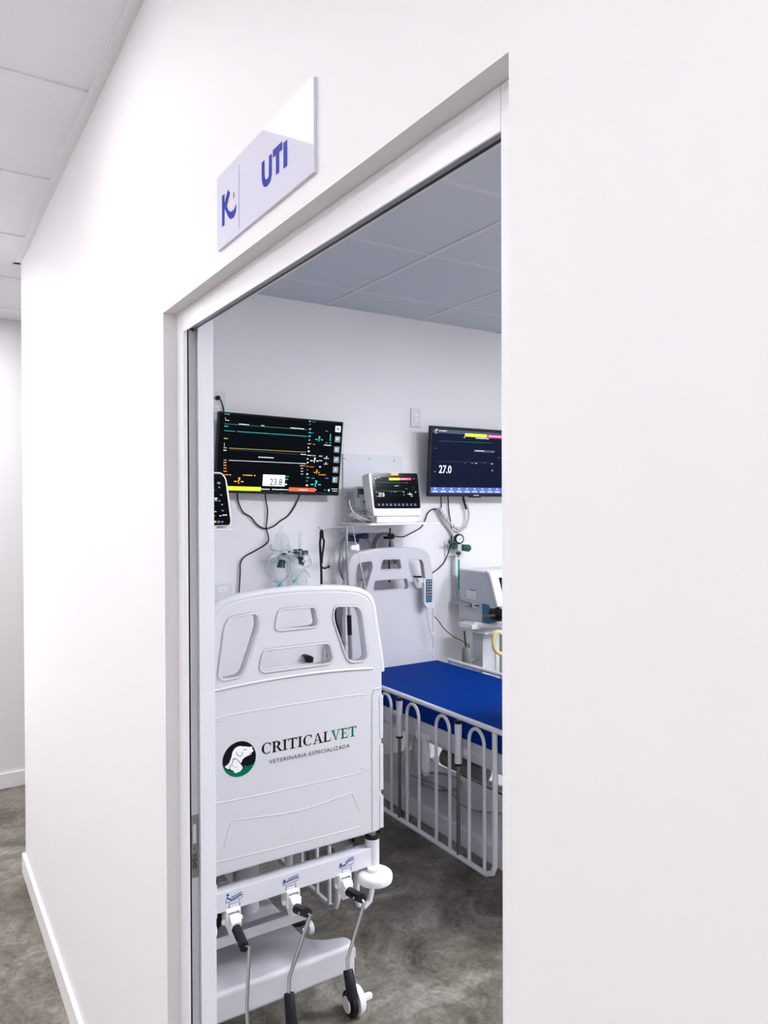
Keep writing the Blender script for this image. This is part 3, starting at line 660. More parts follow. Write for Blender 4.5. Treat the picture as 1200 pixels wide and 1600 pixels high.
for (x0, y0, x1, h, m) in ((265,308,345,.006,'e_white'),(440,320,466,.006,'e_white'),(668,338,775,.006,'e_white'),(418,566,538,.007,'e_white'),(155,226,195,.010,'e_green'),
    (152,322,182,.008,'e_teal'),(148,420,180,.007,'e_yellow'),(146,512,170,.007,'e_white'),(146,608,168,.007,'e_orange'),(146,630,168,.007,'e_orange'),(146,652,168,.007,'e_orange'),
    (146,676,172,.007,'e_orange'),(146,704,206,.005,'e_orange'),(298,706,372,.007,'e_orange'),(384,708,396,.010,'e_orange'),(742,634,784,.006,'e_orange'),(750,656,768,.005,'e_white'),(750,678,768,.005,'e_white'),(750,700,768,.005,'e_white'),
    (748,545,790,.006,'e_white'),(748,618,788,.005,'e_white'),(800,552,832,.006,'e_white'),(838,556,866,.004,'e_white'),(893,558,918,.006,'e_white'),(893,594,916,.006,'e_white'),(893,640,906,.01,'e_white'),
    (814,284,828,.01,'e_teal'),(816,308,826,.01,'e_green'),(840,292,866,.005,'e_green'),(810,374,834,.008,'e_teal'),(842,378,850,.006,'e_teal'),(812,400,826,.012,'e_teal'),(812,432,822,.008,'e_white'),(804,462,830,.007,'e_yellow'),(845,468,862,.005,'e_yellow'),
    (804,518,818,.012,'e_white'),(806,488,812,.012,'e_white'),(797,578,810,.010,'e_white'),(797,606,810,.010,'e_white'),(795,640,812,.006,'e_orange'),(822,644,850,.004,'e_orange'),(795,664,806,.010,'e_dim'),(794,696,806,.012,'e_white'),(890,704,946,.006,'e_orange'),
    (792,726,818,.008,'e_teal'),(836,732,858,.005,'e_teal'),(790,750,804,.010,'e_dim'),(790,782,804,.012,'e_white'),(940,728,966,.012,'e_blue'),(930,472,986,.007,'e_white'),(944,364,960,.005,'e_teal'),(944,456,956,.006,'e_teal'),(975,456,985,.006,'e_teal'),
    (816,344,828,.010,'e_white'),(630,716,656,.008,'e_green'),(630,736,650,.012,'e_green'),(628,776,642,.012,'e_white'),(442,816,506,.007,'e_white'),(526,818,655,.007,'e_white'),(862,822,872,.006,'e_white'),(930,824,946,.006,'e_teal'),(988,816,1038,.005,'e_white'),(996,832,1036,.006,'e_white'),(586,852,610,.004,'e_dim')):
    marks(k, P1, Z, x0, y0, x1, h, m)
a = P1.px(*Z(968,830)); k.disc(P1, *a, .006, .0016, 'e_white', 14)
l1(k,982,390,978,445,'e_teal',.005); k.build('small_readings', d1)
k = mb()
def txt(P, zz, s, x0, yb, x1, h, m, sp=1): 
    u0, v0 = P.px(*zz(x0, yb)); u1, _ = P.px(*zz(x1, yb)); k.text(P, s, u0, u1, v0, h, .0030, m, sp, .006)
txt(P1, Z, '-?-', 860, 446, 920, .028, 'e_teal'); txt(P1, Z, '-?-', 822, 612, 886, .028, 'e_white'); txt(P1, Z, '-?-', 928, 588, 966, .018, 'e_white'); txt(P1, Z, '-?-', 928, 632, 958, .016, 'e_white')
txt(P1, Z, '-?-', 848, 700, 894, .022, 'e_orange'); txt(P1, Z, '-?-', 824, 800, 904, .034, 'e_teal'); txt(P1, Z, '-?-', 226, 776, 300, .032, 'e_orange')
k.build('readings', d1)
k = mb(); a = P1.px(*Z(455,706)); b = P1.px(*Z(622,800)); k.rect(P1, a[0], b[1], b[0], a[1], .0014, 'e_white'); txt(P1, Z, '23.8', 505, 788, 602, .034, 'ink_navy'); k.build('value_box', d1)['label'] = 'white box with 23.8'
k = mb(); a = P1.px(*Z(130,795)); b = P1.px(*Z(436,836)); k.rect(P1, a[0], b[1], b[0], b[1]+.0205, .0014, 'e_lime'); k.build('status_bar', d1)['label'] = 'yellow-green bar'
k = mb(); a = P1.px(*Z(658,806)); b = P1.px(*Z(860,842)); k.rect(P1, a[0], b[1], b[0], b[1]+.020, .0014, 'e_red'); marks(k, P1, Z, 730, 822, 804, .006, 'e_white', off=.002); k.build('alarm_bar', d1)['label'] = 'red bar'
for i, (x, y) in enumerate(((1040,352),(1036,432),(1030,512),(1026,592),(1020,670),(1016,748))):
    k = mb(); u, v = P1.px(*Z(x, y)); s = .0165; k.rect(P1, u-s, v-s, u+s, v+s, .0014, 'e_white' if i == 0 else 'e_btn')
    g = 'e_dim' if i == 0 else 'e_white'
    if i == 0: k.rect(P1, u-.009, v-.009, u+.009, v+.008, .0018, 'e_btn')
    if i == 1: k.ribbon(P1, [(u-.007, v-.008), (u-.007, v+.007), (u+.006, v+.007), (u+.006, v), (u-.005, v)], .0025, .0018, g)
    if i == 2: k.ribbon(P1, [(u+.007*math.cos(t), v+.007*math.sin(t)) for t in [j*.5 for j in range(13)]], .0022, .0018, g)
    if i == 3: k.ribbon(P1, [(u-.008, v-.007), (u, v+.006), (u+.008, v)], .0028, .0018, g)
    if i == 4: k.rect(P1, u-.002, v-.008, u+.003, v+.009, .0018, g)
    if i == 5: k.ribbon(P1, [(u+.007*math.cos(t)-.001, v+.007*math.sin(t)) for t in [1+j*.45 for j in range(10)]], .003, .0018, g)
    k.build('menu_button', d1)

P2 = screen_plane((673, 664.8), (779.6, 672), (669, 777), 3.60, 3.63)
W2, H2 = .735, .427
r2 = tv(P2, W2, H2, 'large wall monitor on the right showing 27.0 on dark blue')
Z2 = lambda x, y: (540+x/4.8, 620+y/4.8)
k = mb(); k.pbox(P2, .014, W2-.014, -H2+.028, -.016, -.001, .0008, 'screen_navy'); d2 = k.build('display', r2)
k = mb(); u0, v0 = P2.px(*Z2(660,240)); k.rect(P2, .018, v0-.022, W2-.018, v0, .0012, 'e_bar')
marks(k, P2, Z2, 700, 250, 760, .006, 'e_white', .008, .002); k.ribbon(P2, [P2.px(*Z2(672,258)), P2.px(*Z2(682,244)), P2.px(*Z2(690,244))], .004, .0018, 'e_white'); k.build('title_bar', d2)
k = mb(); u0, v0 = P2.px(*Z2(895,274)); u1, _ = P2.px(*Z2(1056,290)); k.rect(P2, u0, v0-.0185, u1, v0, .0016, 'e_lime'); k.build('status_bar', d2)['label'] = 'yellow-green bar'
k = mb(); k.rect(P2, u1+.001, v0-.0195, u1+.16, v0-.001, .0016, 'e_crimson'); marks(k, P2, Z2, 1074, 291, 1200, .007, 'e_white', .008, .002); k.build('alarm_bar', d2)['label'] = 'pink-red bar'
k = mb()
for (x0, y0, x1, h, m) in ((668,268,688,.004,'e_white'),(975,306,1075,.007,'e_white'),(970,400,1040,.006,'e_white'),(886,298,898,.008,'e_white'),(662,382,680,.004,'e_green'),(1095,408,1115,.004,'e_teal'),
    (888,495,905,.003,'e_dim'),(942,496,962,.004,'e_teal'),(974,496,986,.005,'e_white'),(1090,500,1104,.006,'e_white'),(1095,548,1104,.008,'e_white'),(662,556,674,.008,'e_red'),(960,736,998,.006,'e_white'),(1138,455,1160,.003,'e_green'),(1040,500,1046,.003,'e_red')):
    marks(k, P2, Z2, x0, y0, x1, h, m, .008)
k.ribbon(P2, [P2.px(*Z2(700,331)), P2.px(*Z2(1100,347))], .0008, .0012, 'e_green'); k.ribbon(P2, [P2.px(*Z2(690,482)), P2.px(*Z2(1100,494))], .0006, .0012, 'e_dim')
u0, v0 = P2.px(*Z2(962,398)); u1, _ = P2.px(*Z2(1115,412)); k.rect(P2, u0, v0-.013, u1, v0, .0012, 'e_bar')
k.build('small_readings', d2)
k = mb(); txt(P2, Z2, '27.0', 697, 570, 790, .046, 'e_white'); k.build('readings', d2)
k = mb(); u0, v0 = P2.px(*Z2(650,720)); k.rect(P2, .016, v0-.001, W2-.016, v0+.034, .0012, 'e_blue')
for i in range(11):
    u = .05+i*.062; k.ribbon(P2, [(u-.005, v0+.022), (u+.005, v0+.022), (u+.005, v0+.030), (u-.005, v0+.030), (u-.005, v0+.022)], .0016, .0016, 'e_white')
    uu = u-.018
    while uu < u+.018: w_ = random.uniform(.003, .007); k.rect(P2, uu, v0+.006, uu+w_, v0+.0115, .0016, 'e_white'); uu += w_*1.4
k.build('menu_bar', d2)
k = mb(); u, v = P2.px(*Z2(975, 757)); k.pbox(P2, u-.045, u+.045, -H2-.006, -H2+.002, -.018, -.002, 'black_plastic'); k.build('sensor_strip', r2)

# ------------------------------------------------------------------ patient monitors on shelves
def shelf(x0, x1, z, yf, label, drop):
    r = empty('wall_shelf', ((x0+x1)/2, YW, z-.01), label, 'shelf')
    k = mb(); k.box((x0, yf, z-.012), (x1, YW-.012, z), 'white_plastic'); k.build('shelf_board', r, bevel=.003)
    k = mb(); k.box((x0+.0, YW-.20, z-drop), ((x0+x1)/2-.02, YW-.012, z-.0125), 'light_grey'); k.build('shelf_bracket', r, bevel=.003)
    return r
# centre
zs = at(620, 817, 3.40).z
shx0, shx1 = at(572, 818, 3.44).x, at(681, 817, 3.44).x
shelf(shx0, shx1, zs, 3.40, 'white wall shelf carrying the small central patient monitor', .058)
Q4 = lambda x, y: (560+x/8.5714, 720+y/8.5714)
PM = screen_plane(Q4(150,160), Q4(790,162), Q4(195,735), 3.475, 3.44)
mon = empty('patient_monitor', (at(617, 812, 3.47).x, 3.50, zs+.001), 'small white bedside patient monitor showing 27.0, on the central wall shelf', 'patient monitor')
def rr(P, pts, rad=.012): return rounded([P.px(*p) for p in pts][::-1], rad, 4)
k = mb(); o_ = rr(PM, [Q4(135,160), Q4(788,162), Q4(845,700), Q4(842,735), Q4(208,738), Q4(150,300)], .014)
k.prism(o_, lambda u, v: PM.P(u, v, -.075), lambda u, v: PM.P(u, v, 0), 'white_plastic')
wb_ = [PM.px(*Q4(240,742)), PM.px(*Q4(768,745))]
mh = k.build('housing', mon, bevel=.004)
k = mb(); a, b = at(*Q4(240,742), 3.46), at(*Q4(770,800), 3.46); k.box((a.x, 3.455, zs+.0005), (b.x, 3.56, a.z+.006), 'white_plastic'); k.build('foot', mon, bevel=.004)
k = mb(); k.prism(rr(PM, [Q4(172,165), Q4(786,168), Q4(832,638), Q4(215,640)], .012), lambda u, v: PM.P(u, v, .0002), lambda u, v: PM.P(u, v, .0022), 'black_gloss'); k.build('bezel', mon, bevel=.0006)
k = mb(); k.flat(PM, [PM.px(*Q4(215,215)), PM.px(*Q4(752,225)), PM.px(*Q4(785,600)), PM.px(*Q4(250,602))][::-1], .0026, 'screen_dark')
dd = k.build('display', mon)
k = mb(); mk = lambda x0, y0, x1, h, m: marks(k, PM, Q4, x0, y0, x1, h, m, .005, .0036)
u0, v0 = PM.px(*Q4(405,232)); u1, _ = PM.px(*Q4(545,232)); k.rect(PM, u0, v0-.012, u1, v0, .0032, 'e_lime'); u2, _ = PM.px(*Q4(700,232)); k.rect(PM, u1, v0-.012, u2, v0, .0032, 'e_crimson'); k.build('alarm_bars', dd)
k = mb()
for a_ in ((240,222,290,.004,'e_white'),(220,228,232,.010,'e_white'),(560,240,640,.003,'e_white'),(722,232,748,.008,'e_dim'),(480,334,535,.004,'e_white'),(615,292,660,.003,'e_green'),(625,372,652,.005,'e_green'),(226,334,240,.004,'e_green'),
    (232,414,244,.004,'e_white'),(420,412,450,.003,'e_green'),(470,412,505,.004,'e_teal'),(592,414,606,.006,'e_white'),(600,455,610,.004,'e_white'),(752,414,768,.005,'e_white'),(700,468,720,.006,'e_white'),(242,472,252,.004,'e_white'),
    (706,352,718,.003,'e_dim'),(734,352,744,.003,'e_dim'),(710,382,720,.003,'e_dim'),(736,382,746,.003,'e_dim'),(205,190,280,.004,'e_dim')): mk(*a_)
k.ribbon(PM, [PM.px(*Q4(655,446)), PM.px(*Q4(718,448))], .002, .0034, 'e_white'); k.ribbon(PM, [PM.px(*Q4(684,425)), PM.px(*Q4(690,465))], .002, .0034, 'e_white')
k.ribbon(PM, [PM.px(*Q4(235,290)), PM.px(*Q4(600,296))], .0007, .0032, 'e_green'); k.ribbon(PM, [PM.px(*Q4(240,402)), PM.px(*Q4(620,408))], .0007, .0032, 'e_green')
for i in range(10): mk(256+i*54, 570, 284+i*54, .007, 'e_blue'); mk(258+i*54, 592, 284+i*54, .003, 'e_white')
k.build('small_readings', dd)
k = mb(); txt_ = PM.px(*Q4(266,482)); t2 = PM.px(*Q4(346,482)); k.text(PM, '27.0', txt_[0], t2[0], txt_[1], .022, .0036, 'e_white', 1, .004); k.build('readings', dd)
k = mb(); a, b = PM.px(*Q4(430,176)), PM.px(*Q4(532,196)); k.pbox(PM, a[0], b[0], b[1], a[1]+.004, 0, .005, 'e_amber'); k.build('alarm_lamp', mon, bevel=.001)['label'] = 'glowing orange alarm lamp'
k = mb(); a = PM.px(*Q4(597,685)); k.disc(PM, *a, .0085, .0012, 'e_yellow', 20); k.disc(PM, *a, .0045, .0016, 'e_lime', 14); k.build('power_button', mon)
k = mb()
for x0, x1, m_ in ((255, 345, 'light_grey'), (640, 655, 'e_yellow'), (665, 690, 'e_yellow'), (760, 780, 'light_grey')): marks(k, PM, Q4, x0, 682, x1, .004, m_, .004, .0012)
k.build('key_marks', mon)
# plug-in module left of it
md = empty('monitor_module', at(567, 790, 3.60), 'grey plug-in sensor module at the left of the central patient monitor', 'module')
a, b = at(563, 760, 3.56), at(582, 793, 3.56)
k = mb(); k.box((a.x, 3.565, b.z), (b.x-.005, 3.62, a.z), 'light_grey'); k.build('housing', md, bevel=.004)
k = mb(); k.box((a.x-.001, 3.560, a.z-.045), (a.x+.03, 3.59, a.z-.012), 'green_plastic'); k.cyl((a.x-.012, 3.575, a.z-.055), (a.x+.02, 3.575, a.z-.055), .008, 'green_light'); k.cyl((a.x+.03, 3.566, a.z-.085), (a.x+.03, 3.562, a.z-.085), .006, 'black_plastic', 10); k.build('connector', md)
k = mb(); k.box((a.x+.012, YW-.012, b.z+.004), (b.x-.012, 3.62, a.z-.03), 'grey_plastic'); k.build('mounting_arm', md)
# left, mostly behind the door jamb
yl = 3.44
pr, pb = at(350, 738, yl), at(361.5, 823, yl)
PL = Plane(at(349.5, 738, yl+.03), (1,0,0), at(349.5, 738, yl+.03)-at(359, 822, yl-.0))
PL = Plane(at(349.5, 738, yl+.035), (1,0,0), (0, .12, 1))
zl = at(340, 826, yl-.03).z
shelf(.42, at(363.5, 828, yl-.02).x, zl, yl-.03, 'white wall shelf under the left patient monitor, beside the door jamb', .05)
ml = empty('patient_monitor', (.7, 3.5, zl+.001), 'white bedside patient monitor at far left, half hidden by the door jamb', 'patient monitor')
Z1 = Z
ux = lambda x, y: PL.px(*Z1(x, y))
k = mb(); e0, e1, e2, e3 = ux(60,686), ux(150,692), ux(214,1095), ux(60,1112)
W_ = .33
pts = [(e0[0]-W_, e1[1]+.004), (e1[0]-.01, e1[1]+.002), (ux(170,735)[0], ux(170,735)[1]), (ux(190,850)[0], ux(190,850)[1]), (e2[0], e2[1]+.012), (e2[0]-.008, e3[1]), (e0[0]-W_, e3[1])]
k.prism(rounded(pts, .014, 4), lambda u, v: PL.P(u, v, -.07), lambda u, v: PL.P(u, v, 0), 'white_plastic'); k.build('housing', ml, bevel=.004)
k = mb(); pts = [(e0[0]-W_+.01, e1[1]-.002), (ux(130,702)[0], ux(130,702)[1]), (ux(158,745)[0], ux(158,745)[1]), (ux(200,1075)[0], ux(200,1075)[1]), (ux(190,1102)[0], ux(190,1102)[1]), (e0[0]-W_+.01, ux(190,1106)[1])]
k.prism(rounded(pts, .010, 4), lambda u, v: PL.P(u, v, .0002), lambda u, v: PL.P(u, v, .0022), 'black_gloss'); k.build('bezel', ml)
k = mb(); pts = [(e0[0]-W_+.03, ux(100,745)[1]), (ux(140,748)[0], ux(140,748)[1]), (ux(176,1048)[0], ux(176,1048)[1]), (e0[0]-W_+.03, ux(176,1048)[1])]
k.flat(PL, pts[::-1], .0026, 'screen_dark')
dl = k.build('display', ml)
k = mb()
for (x0, y0, x1, h, m) in ((95,764,122,.014,'e_btn'),(104,800,118,.010,'e_btn'),(118,860,134,.010,'e_btn'),(124,935,140,.010,'e_btn'),(130,982,146,.010,'e_btn'),(138,1018,170,.008,'e_white'),(74,886,96,.012,'e_white'),(74,908,96,.004,'e_white'),
    (56,945,72,.006,'e_red'),(56,990,88,.010,'e_teal'),(50,1020,76,.014,'e_red'),(112,1026,130,.006,'e_white'),(64,1066,86,.016,'e_yellow'),(96,1066,116,.016,'e_btn'),(126,1068,144,.012,'e_dim'),(60,826,96,.002,'e_dim'),(106,906,120,.010,'e_btn')):
    marks(k, PL, Z1, x0, y0, x1, h, m, .006, .0034)
k.build('small_readings', dl)
k = mb(); k.box((.50, 3.45, zl+.0005), (.80, 3.52, zl+.022), 'white_plastic'); k.build('foot', ml)

# ------------------------------------------------------------------ cables on the wall
wy = YW-.008
def zp(zz, pts, Y): return [at(*zz(*p), Y) for p in pts]
cable('power_cable', [at(338,622,wy-.02), at(344,624,wy-.018), at(348,634,wy-.014), at(350,645,wy-.010), at(352,668,wy-.008)], .0035, 'black_rubber', 'short black cord from the top left outlet down behind the left screen')
plug(339, 622, wy, 'black plug in the outlet above the left screen')
cable('power_cable', zp(Z, [(252,840),(262,920),(300,1000),(360,1040),(400,1090),(440,1120),(480,1130),(540,1110),(590,1070),(650,1030),(700,960),(740,870),(755,820)], wy-.002), .0038, 'black_rubber', 'black cable hanging in a wide loop under the left screen')
cable('power_cable', zp(Z, [(472,830),(475,900),(490,980),(486,1060),(480,1130),(498,1200),(480,1250),(380,1310),(310,1350),(278,1400),(276,1480),(268,1620),(258,1800)], wy-.006), .0038, 'black_rubber', 'black cable from the middle of the left screen winding down to behind the bed')
cable('power_cable', zp(Z2, [(712,740),(715,835),(655,842),(615,875),(598,920),(570,975),(525,1005),(475,1030),(430,1050),(350,1044)], wy-.004), .0036, 'black_rubber', 'black cable curving from the right screen to below the central monitor shelf')
cable('power_cable', zp(Z2, [(767,740),(775,860),(790,960),(796,1040),(785,1120),(745,1230),(700,1285),(650,1322)], wy-.004), .0036, 'black_rubber', 'black cable dropping from the right screen past the gas regulator')
cable('power_cable', zp(Z2, [(880,745),(890,790),(906,842)], wy-.02), .007, 'black_rubber', 'short thick black cable end under the right screen')
cable('power_cable', zp(lambda x, y: (680+x/6.667, 820+y/6.667), [(-8,955),(40,1010),(100,1090),(190,1165),(260,1200),(330,1240),(362,1270)], 3.50), .0028, 'black_rubber', 'thin black cable slanting down to the grey canister')
cable('power_cable', zp(lambda x, y: (400+x/4, 800+y/4), [(985,402),(1010,404),(1055,404)], wy-.012), .005, 'black_rubber', 'short black plug lead behind the headboard cut-out')
# spiral hose
pts = zp(Z2, [(706,838),(730,880),(770,935),(820,980),(865,996),(900,975),(922,920),(925,860),(905,790)], wy-.03)
k = mb(); k.tube(pts, .0085, 'cable_white', 10, sm=6); sh = tag(k.build('spiral_hose'), 'white spiral-wrapped hose looping below the right screen', 'hose')
cp = catmull(pts[:6], 16); k = mb(); hp = []
for i in range(len(cp)-1):
    t = (cp[i+1]-cp[i]).normalized(); a_ = t.cross(Vector((0,1,0))).normalized(); b_ = t.cross(a_); th = i*.75; hp.append(cp[i]+(a_*math.cos(th)+b_*math.sin(th))*.0092)
k.tube(hp, .0016, 'cable_grey', 6, sm=2); k.build('spiral_wrap', sh)
cable('hose', [at(683, 795, wy-.012), at(692, 812, wy-.012), at(706, 832, wy-.012), at(712, 850, wy-.014)], .0085, 'cable_white', 'white hose running behind the spiral hose to the gas outlet', 'hose')
cable('hose', [at(710, 868, wy-.014), at(709, 900, wy-.012), at(713, 930, wy-.012)], .011, 'cable_white', 'thick white hose hanging below the gas outlet plate', 'hose')

# ------------------------------------------------------------------ oxygen flowmeters with bottles and tubing
Q5 = lambda x, y: (400+x/10, 810+y/10)
YF = YW-.075
def q5(x, y, Y=YF): return at(*Q5(x, y), Y)
f1 = empty('oxygen_flowmeter', q5(385, 640, YW), 'left green oxygen flowmeter with a clear mask over it, above the logo bed', 'flowmeter')
k = mb(); k.tube([q5(385,560), q5(390,620), q5(400,650)], [.014,.022,.012], 'green_plastic', 12, sm=3); k.tube([q5(400,650), q5(395,700), q5(390,770)], [.012,.020,.024], 'green_plastic', 12); k.tube([q5(445,540), q5(440,570)], .012, 'green_plastic', 12); k.cyl(q5(390,620, YW), q5(390,620, YF), .010, 'steel', 12); k.build('body', f1)
k = mb(); k.cyl(q5(440,620), q5(465,695), .013, 'navy_plastic', 14); k.build('knob', f1)['label'] = 'dark blue knob'
k = mb(); k.cyl(q5(400,560), q5(400,300), .009, 'clear_plastic', 14); k.build('flow_tube', f1)
k = mb(); a = q5(400,780); b = q5(400,1180); k.lathe(b, a-b, [(.030,0),(.034,.01),(.034,(a-b).length-.03),(.024,(a-b).length-.012),(.020,(a-b).length)], 'clear_plastic', 20); k.build('bottle', f1)
f2 = empty('oxygen_flowmeter', q5(690, 560, YW), 'right green oxygen flowmeter with a tall clear tube, left of the black strap', 'flowmeter')
k = mb(); k.cyl(q5(690,475), q5(690,500), .013, 'green_plastic', 14); k.cyl(q5(690,500), q5(695,600), .009, 'steel', 14); k.cyl(q5(670,500), q5(668,560), .005, 'green_plastic', 10)
k.lathe(q5(697,595), (0,0,-1), [(.022,0),(.020,.006),(.010,.024),(.012,.03)], 'green_plastic', 16); k.tube([q5(700,640), q5(695,690), q5(740,715)], .011, 'green_plastic', 12, sm=3); k.cyl(q5(697,540, YW), q5(697,540, YF), .010, 'steel', 12); k.build('body', f2)
k = mb(); k.cyl(q5(720,540), q5(802,538), .014, 'green_plastic', 16); k.build('knob', f2)
k = mb(); k.cyl(q5(500,520), q5(530,515), .006, 'green_plastic', 12); k.cyl(q5(590,515), q5(635,515), .013, 'green_plastic', 16); k.cyl(q5(530,516), q5(660,516), .006, 'steel', 12); k.build('inlet', f2)
k = mb(); k.cyl(q5(683,470), q5(683,205), .0095, 'clear_plastic', 14); k.build('flow_tube', f2)
k = mb(); a = q5(710,790); b = q5(710,1070); k.lathe(b, a-b, [(.030,0),(.033,.008),(.033,(a-b).length-.02),(.026,(a-b).length)], 'clear_plastic', 20); k.build('bottle', f2)
# mask
k = mb(); c = q5(400, 510, YF-.03); k.lathe(c, (0,0,1), [(.048,0),(.046,.02),(.040,.05),(.030,.085),(.018,.10),(.010,.108),(.009,.135)], 'clear_plastic', 24)
k.tube([q5(240,410,YF), q5(230,470,YF), q5(300,500,YF-.03), q5(400,505,YF-.04), q5(480,480,YF-.03), q5(505,420,YF)], .006, 'clear_tube', 8, sm=4)
tag(k.build('oxygen_mask'), 'clear plastic oxygen mask hanging upside down over the left flowmeter', 'mask')
# tubing coils
k = mb(); cc = q5(360, 790, YF-.035); pts = []
for i in range(64):
    a_ = i/64*2*PI*3.1+.6; R_ = .062+.006*math.sin(i*.23); pts.append(Vector((cc.x+R_*math.cos(a_)*1.0, cc.y+.012*math.sin(i*.4), cc.z+R_*1.06*math.sin(a_)+.006*math.sin(a_*.33))))
k.tube(pts, .0034, 'clear_tube', 8); cb = tag(k.build('oxygen_tubing'), 'coiled clear tubing with a green tip hung on the left flowmeter', 'tubing')
k = mb(); k.cyl(q5(395,1010,YF-.04), q5(350,1080,YF-.04), .006, 'green_light', 12, .012); k.build('tip', cb)['label'] = 'green tip'
k = mb(); k.tube(zp(Q5, [(500,560),(560,620),(620,690),(700,730),(790,760),(850,740),(868,690),(830,600),(780,560),(740,600),(770,680),(830,640),(825,720),(760,760),(740,810),(640,940)], YF-.03), .0032, 'clear_tube', 8, sm=5)
k.tube(zp(Q5, [(760,800),(800,840),(840,920)], YF-.035), .0032, 'clear_tube', 8, sm=4); cb = tag(k.build('oxygen_tubing'), 'looped clear tubing with a green tip hung on the right flowmeter', 'tubing')
k = mb(); k.cyl(q5(640,940,YF-.03), q5(580,1000,YF-.03), .0045, 'green_light', 12, .008); k.build('tip', cb)['label'] = 'green tip'

# ------------------------------------------------------------------ drip stand, strap
Q3 = lambda x, y: (400+x/4, 800+y/4)
YP = 3.36
top = at(541, 824, YP); low = at(547.8, 1032, YP); ax = (low-top)/(top.z-low.z); foot = top+ax*(top.z-.06)
ip = empty('drip_stand', (foot.x, YP, 0), 'steel drip stand with a black grip between the two beds', 'drip stand')
k = mb(); g0, g1 = top+ax*(top.z-at(545.5,961,YP).z), top+ax*(top.z-at(546.5,992,YP).z)
k.tube([top, g0], .0075, 'brushed_steel', 14); k.build('upper_pole', ip)
k = mb(); k.tube([g0, g1], .0125, 'black_rubber', 18); k.build('grip', ip)['label'] = 'black grip'
k = mb(); k.tube([g1, foot], .011, 'brushed_steel', 14); k.build('lower_pole', ip)
k = mb(); k.tube([at(497,823,YP), at(500,826,YP), at(505,828,YP), at(508,826,YP), at(541,823.5,YP), at(575,820.5,YP), at(580,818,YP)], .0022, 'steel', 8, sm=2); k.build('hook_bar', ip)
k = mb(); c0 = Vector((foot.x, YP, .06))
for i in range(5):
    a_ = 2*PI*i/5+.3; e = c0+Vector((.12*math.cos(a_), .12*math.sin(a_), -.022)); k.tube([c0, e], .010, 'brushed_steel', 10)
    k.lathe((e.x, e.y, .016), (math.sin(a_), -math.cos(a_), 0), [(.012,-.007),(.016,-.004),(.016,.004),(.012,.007)], 'black_rubber', 16)
k.build('wheeled_base', ip)
k = mb(); Q8 = lambda x, y: (480+x/10, 780+y/10)
k.tube(zp(Q8, [(228,478),(212,520),(210,600),(200,680),(205,800),(215,1000),(222,1200),(222,1450),(218,1700),(215,1900)], YP+.004), .0065, 'black_rubber', 8, sm=4)
k.tube(zp(Q8, [(228,478),(240,520),(245,600),(262,650),(255,740),(238,860),(228,1000)], YP+.004), .0055, 'black_rubber', 8, sm=4); st = tag(k.build('strap'), 'long black strap hanging from the drip stand hook', 'strap')
k = mb(); k.tube(zp(Q8, [(225,1060),(265,1080),(300,1070),(330,1055)], YP+.004), [.005]*13, 'black_rubber', 8, sm=4); e = at(*Q8(335,1055), YP+.004); k.lathe(e, (0,-1,0), [(.005,-.004),(.008,0),(.005,.004)], 'black_rubber', 12); k.build('clip', st)
p = plug(515, 916, wy, 'black plug in the outlet beside the hanging strap')
cable('power_cable', [at(518, 920, wy-.03), at(524, 935, wy-.02), at(524, 960, wy-.02), at(526, 975, wy-.02), at(531, 995, wy-.02), at(534, 1040, wy-.02)], .005, 'black_rubber', 'black cord from the plug seen through the right cut-out of the logo footboard')
cable('power_cable', [at(519, 945, wy-.03), at(521, 965, wy-.03), at(523, 985, wy-.03), at(512, 1010, wy-.03), at(511, 1040, wy-.03)], .0045, 'black_rubber', 'black cord beside the middle cut-outs of the logo footboard')
k = mb(); a = at(482, 1027, YW-.03); k.prism([(-.030,.012),(-.012,.016),(.012,.008),(.026,-.002),(.022,-.03),(-.006,-.03),(-.012,-.002)], lambda u, v: Vector((a.x+u, YW-.045, a.z+v)), lambda u, v: Vector((a.x+u, YW, a.z+v)), 'black_rubber')
tag(k.build('wall_clamp', bevel=.003), 'black angular clamp on the wall seen through the low middle cut-out', 'clamp')
k = mb(); a = at(404, 1045, YW-.012); k.lathe((a.x, YW, a.z), (0,-1,0), [(.010,0),(.011,.008),(.006,.014)], 'black_rubber', 14); tag(k.build('wall_knob'), 'tiny dark knob low on the wall at the left end of the low cut-out', 'knob')

# ------------------------------------------------------------------ hoses, leads around the central shelf
def loop(name, c, rx, rz, n, Y, r, m, label, grp=None, ph=0, cat='hose'):
    pts = []; cc = at(*c, Y)
    for i in range(n*18):
        a_ = ph+i/18*2*PI; q = i//18+((i % 18)/18); pts.append(Vector((cc.x+(rx-.006*q)*math.cos(a_), Y-.009*q, cc.z+(rz+.008*math.sin(q))*math.sin(a_)-.004*q)))
    k = mb(); k.tube(pts, r, m, 8); return tag(k.build(name), label, cat, grp)
cable('hose', zp(Q8, [(690,590),(600,590),(545,680),(525,800),(500,980),(500,1080),(540,1200),(600,1290)], 3.68), .0065, 'cable_grey', 'dark grey hose curving down left of the drip stand', 'hose')
cable('hose', zp(Q8, [(640,520),(560,560),(500,700),(440,850),(425,1000),(430,1150),(440,1300),(460,1450)], 3.70), .0042, 'cable_white', 'thin pale tube arcing down beside the strap', 'hose')
cable('hose', zp(Q8, [(590,560),(550,640),(540,760),(560,900),(600,1000),(640,1100)], 3.69), .004, 'light_grey', 'pale green-grey tube behind the drip stand', 'hose')
cable('hose', zp(Q8, [(840,575),(900,600),(960,660),(990,740),(985,850)], 3.68), .0075, 'cable_grey', 'grey air hose curving down from the navy connector', 'hose')
